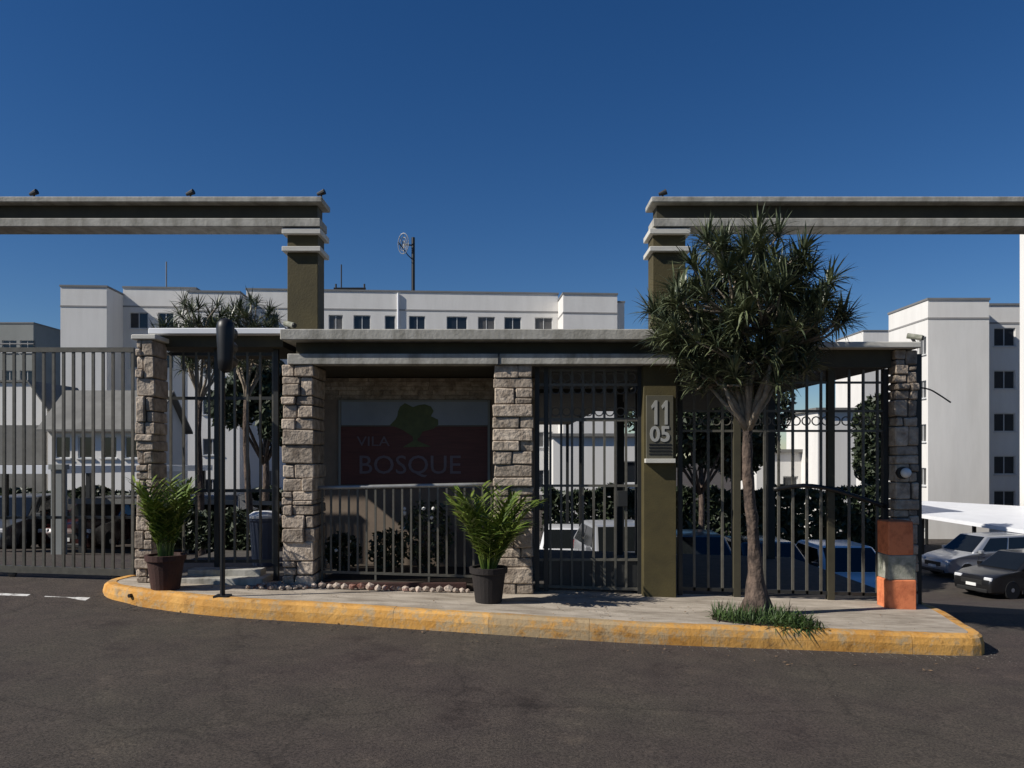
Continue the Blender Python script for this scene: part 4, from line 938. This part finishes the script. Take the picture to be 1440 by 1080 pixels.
for i in range(1500):                                       # grit gathered along the kerb foot and strewn over the asphalt
    near = random.random() < 0.7
    q = random.randrange(4, len(kc) - 4); p_ = kc[q] - knorm(q) * (abs(random.gauss(0, 0.10)) + 0.015)
    if not near: p_ = Vector((random.uniform(-6.5, 6.5), random.uniform(4.0, 8.0), 0))
    s_ = random.uniform(0.003, 0.009) * (1.0 if near else 0.8); z = road_z(p_.x, p_.y) + s_ * 0.4
    vs4 = [bg_.verts.new(Vector((p_.x, p_.y, z)) + Vector(v) * s_ * random.uniform(0.7, 1.2)) for v in ((1, 0, -0.6), (-0.5, 0.9, -0.6), (-0.5, -0.9, -0.6), (0, 0, 0.8))]
    for f_ in ((0, 1, 2), (0, 1, 3), (1, 2, 3), (2, 0, 3)): bg_.faces.new([vs4[k] for k in f_])
tag(obj('grit', bg_, mat('pale_grit', (0.22, 0.20, 0.17), 0.9, 0.6, 30), origin=(0, 7, -0.3)), 'fine pale grit gathered along the kerb foot and strewn over the road', 'grit', kind='stuff')
tag(obj('leaf_litter', bm, M_LITTER, origin=(0, 8.4, -0.1)), 'scattered dry brown leaves along the gutter and pavement', 'leaf litter', kind='stuff')
# blue bin behind the side gate
bx0 = ground(372, 11.6); t = thing('plastic_bin', (bx0[0], 11.6, zs(bx0[0])), 'blue plastic bin with pale lid behind the side gate', 'bin')
bm = B(); lathe(bm, (bx0[0], 11.6, zs(bx0[0])), [(0.17, -0.012), (0.21, 0.62), (0.225, 0.64), (0.225, 0.68)], 18); obj('body', bm, M_DRUM, t)
bm = B(); lathe(bm, (bx0[0], 11.6, zs(bx0[0]) + 0.678), [(0.235, 0), (0.235, 0.03), (0.15, 0.09), (0.05, 0.10)], 18); obj('lid', bm, M_WHITEPL, t)

# ================================================================== CARS AND PARKING SHELTERS
def sharp(o):
    for p in o.data.polygons: p.use_smooth = True
    o.data.set_sharp_from_angle(angle=R(32)); return o
def car(label, loc, rz, paint, L=4.1, W=1.7, H=1.48, group=None, suv=False):
    t = thing('parked_car', loc, label, 'car', group, rz=rz if rz else 1e-6)
    h = L / 2; xf, xr, wr, wz = h - 0.82, -h + 0.72, 0.355 if suv else 0.335, 0.32
    belt = 0.98 if suv else 0.92
    def arch(xc): return [(xc + wr * math.cos(a), max(0.2, wz + wr * math.sin(a))) for a in [math.pi * (1.13 - 1.26 * i / 10) for i in range(11)]]
    prof = [(-h + 0.06, 0.26)] + arch(xr) + arch(xf) + [(h - 0.05, 0.24), (h, 0.42), (h - 0.02, 0.62), (h - 0.12, 0.74), (h - 0.45, 0.84), (h - 1.12, belt), (0, belt + 0.02), (-h + 0.35, belt + 0.03), (-h + 0.06, belt - 0.02), (-h, 0.7), (-h, 0.4)]
    def yw(x): k = max(0, (abs(x) - (h - 0.7)) / 0.7); return W / 2 * (1 - 0.15 * k * k)
    bm = B(); sec = []
    for s, zz in ((-1, 0), (1, 0)): sec.append([bm.verts.new((x, s * yw(x), z)) for x, z in prof])
    n = len(prof)
    for i in range(n): bm.faces.new((sec[0][i], sec[0][(i + 1) % n], sec[1][(i + 1) % n], sec[1][i]))
    f1 = bm.faces.new(sec[0][::-1]); f2 = bm.faces.new(sec[1])
    bmesh.ops.bevel(bm, geom=list(f1.edges) + list(f2.edges), offset=0.09, segments=4, affect='EDGES', profile=0.5, clamp_overlap=True)
    sharp(obj('body', bm, paint, t, local=True))
    # cabin
    cb = [(h - 1.08, belt - 0.02), (h - 1.85, H - 0.02), (-h + (0.55 if suv else 0.8), H), (-h + 0.14, belt)]
    wb, wt = W / 2 - 0.03, W / 2 - 0.19
    A = [[Vector((x, s * (wb if i in (0, 3) else wt), z)) for i, (x, z) in enumerate(cb)] for s in (-1, 1)]
    bm = B(); vv = [[bm.verts.new(p) for p in row] for row in A]
    for i in range(4): bm.faces.new((vv[0][i], vv[0][(i + 1) % 4], vv[1][(i + 1) % 4], vv[1][i]))
    bm.faces.new(vv[0][::-1]); bm.faces.new(vv[1]); bmesh.ops.bevel(bm, geom=bm.edges[:], offset=0.08, segments=4, affect='EDGES', profile=0.5)
    sharp(obj('cabin', bm, paint, t, local=True))
    def plate(name, q, m, off=0.012, par=t):
        nrm = (q[1] - q[0]).cross(q[3] - q[0]).normalized(); c = sum(q, Vector()) / 4
        if nrm.dot(c - Vector((0, 0, 0.9))) < 0: nrm = -nrm
        bm = B(); a = [bm.verts.new(p + nrm * off) for p in q]; d = [bm.verts.new(p - nrm * 0.02) for p in q]
        bm.faces.new(a); bm.faces.new(d[::-1])
        for i in range(4): bm.faces.new((a[i], d[i], d[(i + 1) % 4], a[(i + 1) % 4]))
        return obj(name, bm, m, par, local=True)
    def quad(p00, p10, p11, p01, u0, u1, v0, v1):
        f = lambda u, v: p00.lerp(p10, u).lerp(p01.lerp(p11, u), v)
        return [f(u0, v0), f(u1, v0), f(u1, v1), f(u0, v1)]
    plate('windscreen', quad(A[0][0], A[1][0], A[1][1], A[0][1], 0.06, 0.94, 0.06, 0.93), M_CARGLASS)
    plate('rear_window', quad(A[0][3], A[1][3], A[1][2], A[0][2], 0.09, 0.91, 0.15, 0.88), M_CARGLASS)
    for s in (0, 1):
        for u0, u1 in ((0.10, 0.49), (0.52, 0.90)):
            plate('side_window', quad(A[s][3], A[s][0], A[s][1], A[s][2], u0, u1, 0.12, 0.87), M_CARGLASS)
        sg_ = -1 if s == 0 else 1
        obj('mirror', bbox(h - 1.42, h - 1.27, sg_ * (W / 2 + 0.07) - 0.075, sg_ * (W / 2 + 0.07) + 0.075, belt - 0.01, belt + 0.12, bev=0.02), paint, t, local=True)
        obj('headlight', bbox(h - 0.32, h - 0.035, sg_ * W * 0.345 - 0.15, sg_ * W * 0.345 + 0.15, 0.60, 0.725, bev=0.025), M_LAMP, t, local=True)
        obj('tail_light', bbox(-h - 0.008, -h + 0.13, sg_ * W * 0.375 - 0.11, sg_ * W * 0.375 + 0.11, 0.66, 0.90, bev=0.02), M_TAIL, t, local=True)
        obj('sill', bbox(xr + wr + 0.04, xf - wr - 0.04, sg_ * (W / 2 - 0.03) - 0.035, sg_ * (W / 2 - 0.03) + 0.035, 0.17, 0.30, bev=0.012), M_TRIM, t, local=True)
        for xd in (-0.05, -h + 1.30, h - 1.30): obj('door_seam', bbox(xd - 0.006, xd + 0.006, sg_ * W / 2 - 0.003, sg_ * W / 2 + 0.003, 0.36, belt - 0.10), M_TRIM, t, local=True)
        for xd in (0.02 - 0.22, h - 1.30 - 1.25 + 1.05): obj('door_handle', bbox(xd - 0.08, xd + 0.08, sg_ * W / 2 - 0.01, sg_ * W / 2 + 0.018, belt - 0.19, belt - 0.16, bev=0.005), M_TRIM, t, local=True)
        for xw in (xf, xr):
            bm = B(); lathe(bm, (xw, sg_ * (W / 2 - 0.105), wz), [(0.19, -0.1), (0.30, -0.1), (0.32, -0.07), (0.32, 0.07), (0.30, 0.1), (0.19, 0.1)], 22, 'Y'); wh = obj('wheel', bm, M_TYRE, t, local=True)
            bm = B(); lathe(bm, (xw, sg_ * (W / 2 - 0.02), wz), [(0.20, -0.03), (0.20, 0.006), (0.16, 0.010), (0.05, 0.016)], 18, 'Y'); rm = obj('rim', bm, M_RIM, wh, local=True)
    obj('grille', bbox(h - 0.06, h + 0.006, -0.42, 0.42, 0.46, 0.62, bev=0.01), M_TRIM, t, local=True)
    obj('bumper_trim', bbox(h - 0.10, h + 0.004, -0.6, 0.6, 0.22, 0.34, bev=0.02), M_TRIM, t, local=True)
    obj('underbody', bbox(-h + 0.25, h - 0.25, -W / 2 + 0.14, W / 2 - 0.14, 0.17, 0.5), M_TRIM, t, local=True)
    obj('licence_plate', bbox(h, h + 0.014, -0.2, 0.2, 0.40, 0.50), M_WHITEPL, t, local=True)
    return t
def paint(name, col, rough=0.25, metal=0.0):
    m = mat(name, col, rough, 0.06, 1.5, metal=metal, spec=0.6); m.node_tree.nodes['Principled BSDF'].inputs['Coat Weight'].default_value = 0.3; m.node_tree.nodes['Principled BSDF'].inputs['Coat Roughness'].default_value = 0.08; return m
C_SILVER = paint('silver_car_paint', (0.42, 0.43, 0.45), 0.3, 0.45); C_BLACK = paint('black_car_paint', (0.012, 0.012, 0.013)); C_WHITE = paint('white_car_paint', (0.72, 0.72, 0.72))
C_GREY = paint('grey_car_paint', (0.10, 0.105, 0.11), 0.3, 0.3); C_RED = paint('dark_red_car_paint', (0.045, 0.008, 0.008)); C_BLUE = paint('dark_blue_car_paint', (0.02, 0.03, 0.06))
def put(px, Y): x = PX(px, Y); return (x, Y, road_z(x, Y) - 0.004)
car('silver sport utility car parked beyond the exit drive behind the black car', put(1378, 31.5), R(192), C_SILVER, 4.3, 1.76, 1.62, suv=True)
car('black hatchback parked at the exit drive side of the silver car', put(1434, 27.2), R(196), C_BLACK, 4.1, 1.72, 1.46)
for px_, Y_, rz_, pt, lab in ((28, 22.5, -88, C_GREY, 'dark grey car under the left parking shelter'), (150, 23.5, -94, C_RED, 'dark red car behind the gate near the slim pillar'), (300, 21.0, -84, C_BLACK, 'black car in the shade behind the side gate'),
        (872, 19.0, -84, C_SILVER, 'silver car nose on behind the pedestrian gate'), (796, 24.6, -92, C_WHITE, 'white car far behind the pedestrian gate'),
        (978, 19.5, -92, C_GREY, 'dark grey car under the side canopy next to the number column'), (1076, 19.6, -88, C_BLACK, 'black car under the side canopy behind the tree trunk'), (1185, 20.0, -90, C_WHITE, 'white car under the side canopy by the orange plinth'),
        (1010, 25.6, -90, C_BLACK, 'black car in the far row behind the dark grey canopy car'), (1150, 25.8, -90, C_SILVER, 'silver car in the far row behind the white canopy car')):
    car(lab, put(px_, Y_), R(rz_), pt)
def shelter(label, corners, zroof, t_=0.12, posts=(), m=M_TIN):
    """flat sheet roof on posts; corners (x,y,z) in order"""
    c = sum((Vector(p) for p in corners), Vector()) / len(corners)
    t = thing('parking_shelter', (c.x, c.y, road_z(c.x, c.y)), label, 'shelter', 'white roofed parking shelters')
    rf_ = obj('roof', prism_z(B(), corners, t_), m, t)
    for (x, y, zt) in posts: obj('post', bbox(x - 0.06, x + 0.06, y - 0.06, y + 0.06, road_z(x, y) - 0.05, zt - 0.05), M_BARDK, t)
    return t
xa_, xb_ = PX(-190, 17), PX(76, 17); zr = PZ(655, 17)
shelter('white roofed parking shelter behind the entrance gate', [(xa_, 17, zr), (xb_, 17, zr), (xb_, 26, zr - 0.1), (xa_, 26, zr - 0.1)], zr, 0.17, [(x, y, zr - 0.1) for x in (xa_ + 0.2, xb_ - 0.15) for y in (21.4, 25.6)])
pg_ = PX(85, 16.9); t = thing('shelter_column', (pg_, 16.9, road_z(pg_, 16.9)), 'pale grey square column at the end of the left parking shelter', 'column')
obj('shaft', bbox(pg_ - 0.11, pg_ + 0.11, 16.74, 16.96, road_z(pg_, 16.9) - 0.05, PZ(654, 16.9)), M_FARWALL, t); obj('capital', bbox(pg_ - 0.14, pg_ + 0.14, 16.70, 16.99, PZ(660, 16.9), PZ(653, 16.9)), M_FARWALL, t)
xa_, xb_ = PX(96, 17.5), PX(262, 17.5); zr = PZ(701, 17.5)
shelter('low dark shelter roof added for shade behind the slim stone pillar', [(xa_, 17.5, zr), (xb_, 17.5, zr), (xb_, 25, zr - 0.5), (xa_, 25, zr - 0.5)], zr, 0.12, [(x, y, zr - (0.05 if y < 20 else 0.45)) for x in (xa_ + 0.15, xb_ - 0.15) for y in (17.8, 24.6)], m=M_FIBRE)  # extra roof, added so the area behind the gate falls into shade
def hedge(label, p0, p1, Y, ytop, n, D=0.8, ls=0.07):  # dark filler, added where the interior lies in deep shade
    x0, x1 = PX(p0, Y), PX(p1, Y); xm = (x0 + x1) / 2
    zg = (lambda x: zs(x)) if Y < 14.5 else (lambda x: road_z(x, Y + D / 2)); zt = PZ(ytop, Y); zb_ = min(zg(x0), zg(x1))
    t = thing('hedge', (xm, Y + D / 2, zb_), label, 'hedge', 'dark hedges added as shade inside the grounds')
    bm = B()
    k = max(3, int((x1 - x0) / 0.5))
    for i in range(k):
        x = lerp(x0 + 0.15, x1 - 0.15, i / (k - 1)); tube(bm, [(x, Y + D / 2, zg(x) - 0.05), (x + random.uniform(-0.1, 0.1), Y + D / 2, zt - 0.2)], [0.03, 0.015], 5)
    o = obj('stems', bm, M_BARK, t); o['kind'] = 'stuff'
    bm = B()
    for i in range(n):
        f = random.random(); x = random.uniform(x0, x1); wob = 0.10 * math.sin(x * 2.1) + 0.06 * math.sin(x * 5.3 + 1)
        z = random.uniform(zb_ + 0.05, zt + wob); y = Y + (random.uniform(-0.06, 0.12) if f < 0.6 else random.uniform(0, D))
        if f > 0.85: z = zt + wob - random.uniform(0, 0.15)
        a = Vector((random.uniform(-1, 1), random.uniform(-1, 1), random.uniform(-1, 1))).normalized(); b_ = a.cross(Vector((random.uniform(-1, 1), random.uniform(-1, 1), random.uniform(-1, 1)))).normalized(); s_ = ls * random.uniform(0.6, 1.3)
        bm.faces.new([bm.verts.new(Vector((x, y, z)) + q) for q in (a * s_, b_ * s_ * 0.5, -a * s_, -b_ * s_ * 0.5)])
    o = obj('foliage', bm, M_LEAF, t); o['kind'] = 'stuff'
hedge('low dark hedge added as shade behind the side gate', 228, 388, 13.2, 728, 6000)
hedge('tall dark hedge added as shade behind the cars inside the right fence', 765, 1245, 28.6, 690, 16000, 1.0, 0.16)
hedge('dark hedge added as shade behind the cars at the entrance gate', -90, 395, 26.6, 692, 12000, 1.0, 0.14)
A_, B_, C_, D_ = P(1286, 722, 36.5), P(1452, 747, 31.8), P(1462, 713, 38.5), P(1296, 704, 43.0)
shelter('white roofed parking shelter behind the silver and black cars', [A_, B_, C_, D_], 0, 0.16, [(p.x, p.y, p.z) for p in (A_.lerp(C_, 0.06), B_.lerp(D_, 0.05), A_.lerp(B_, 0.5).lerp(C_, 0.06), C_.lerp(A_, 0.06), D_.lerp(B_, 0.06))])
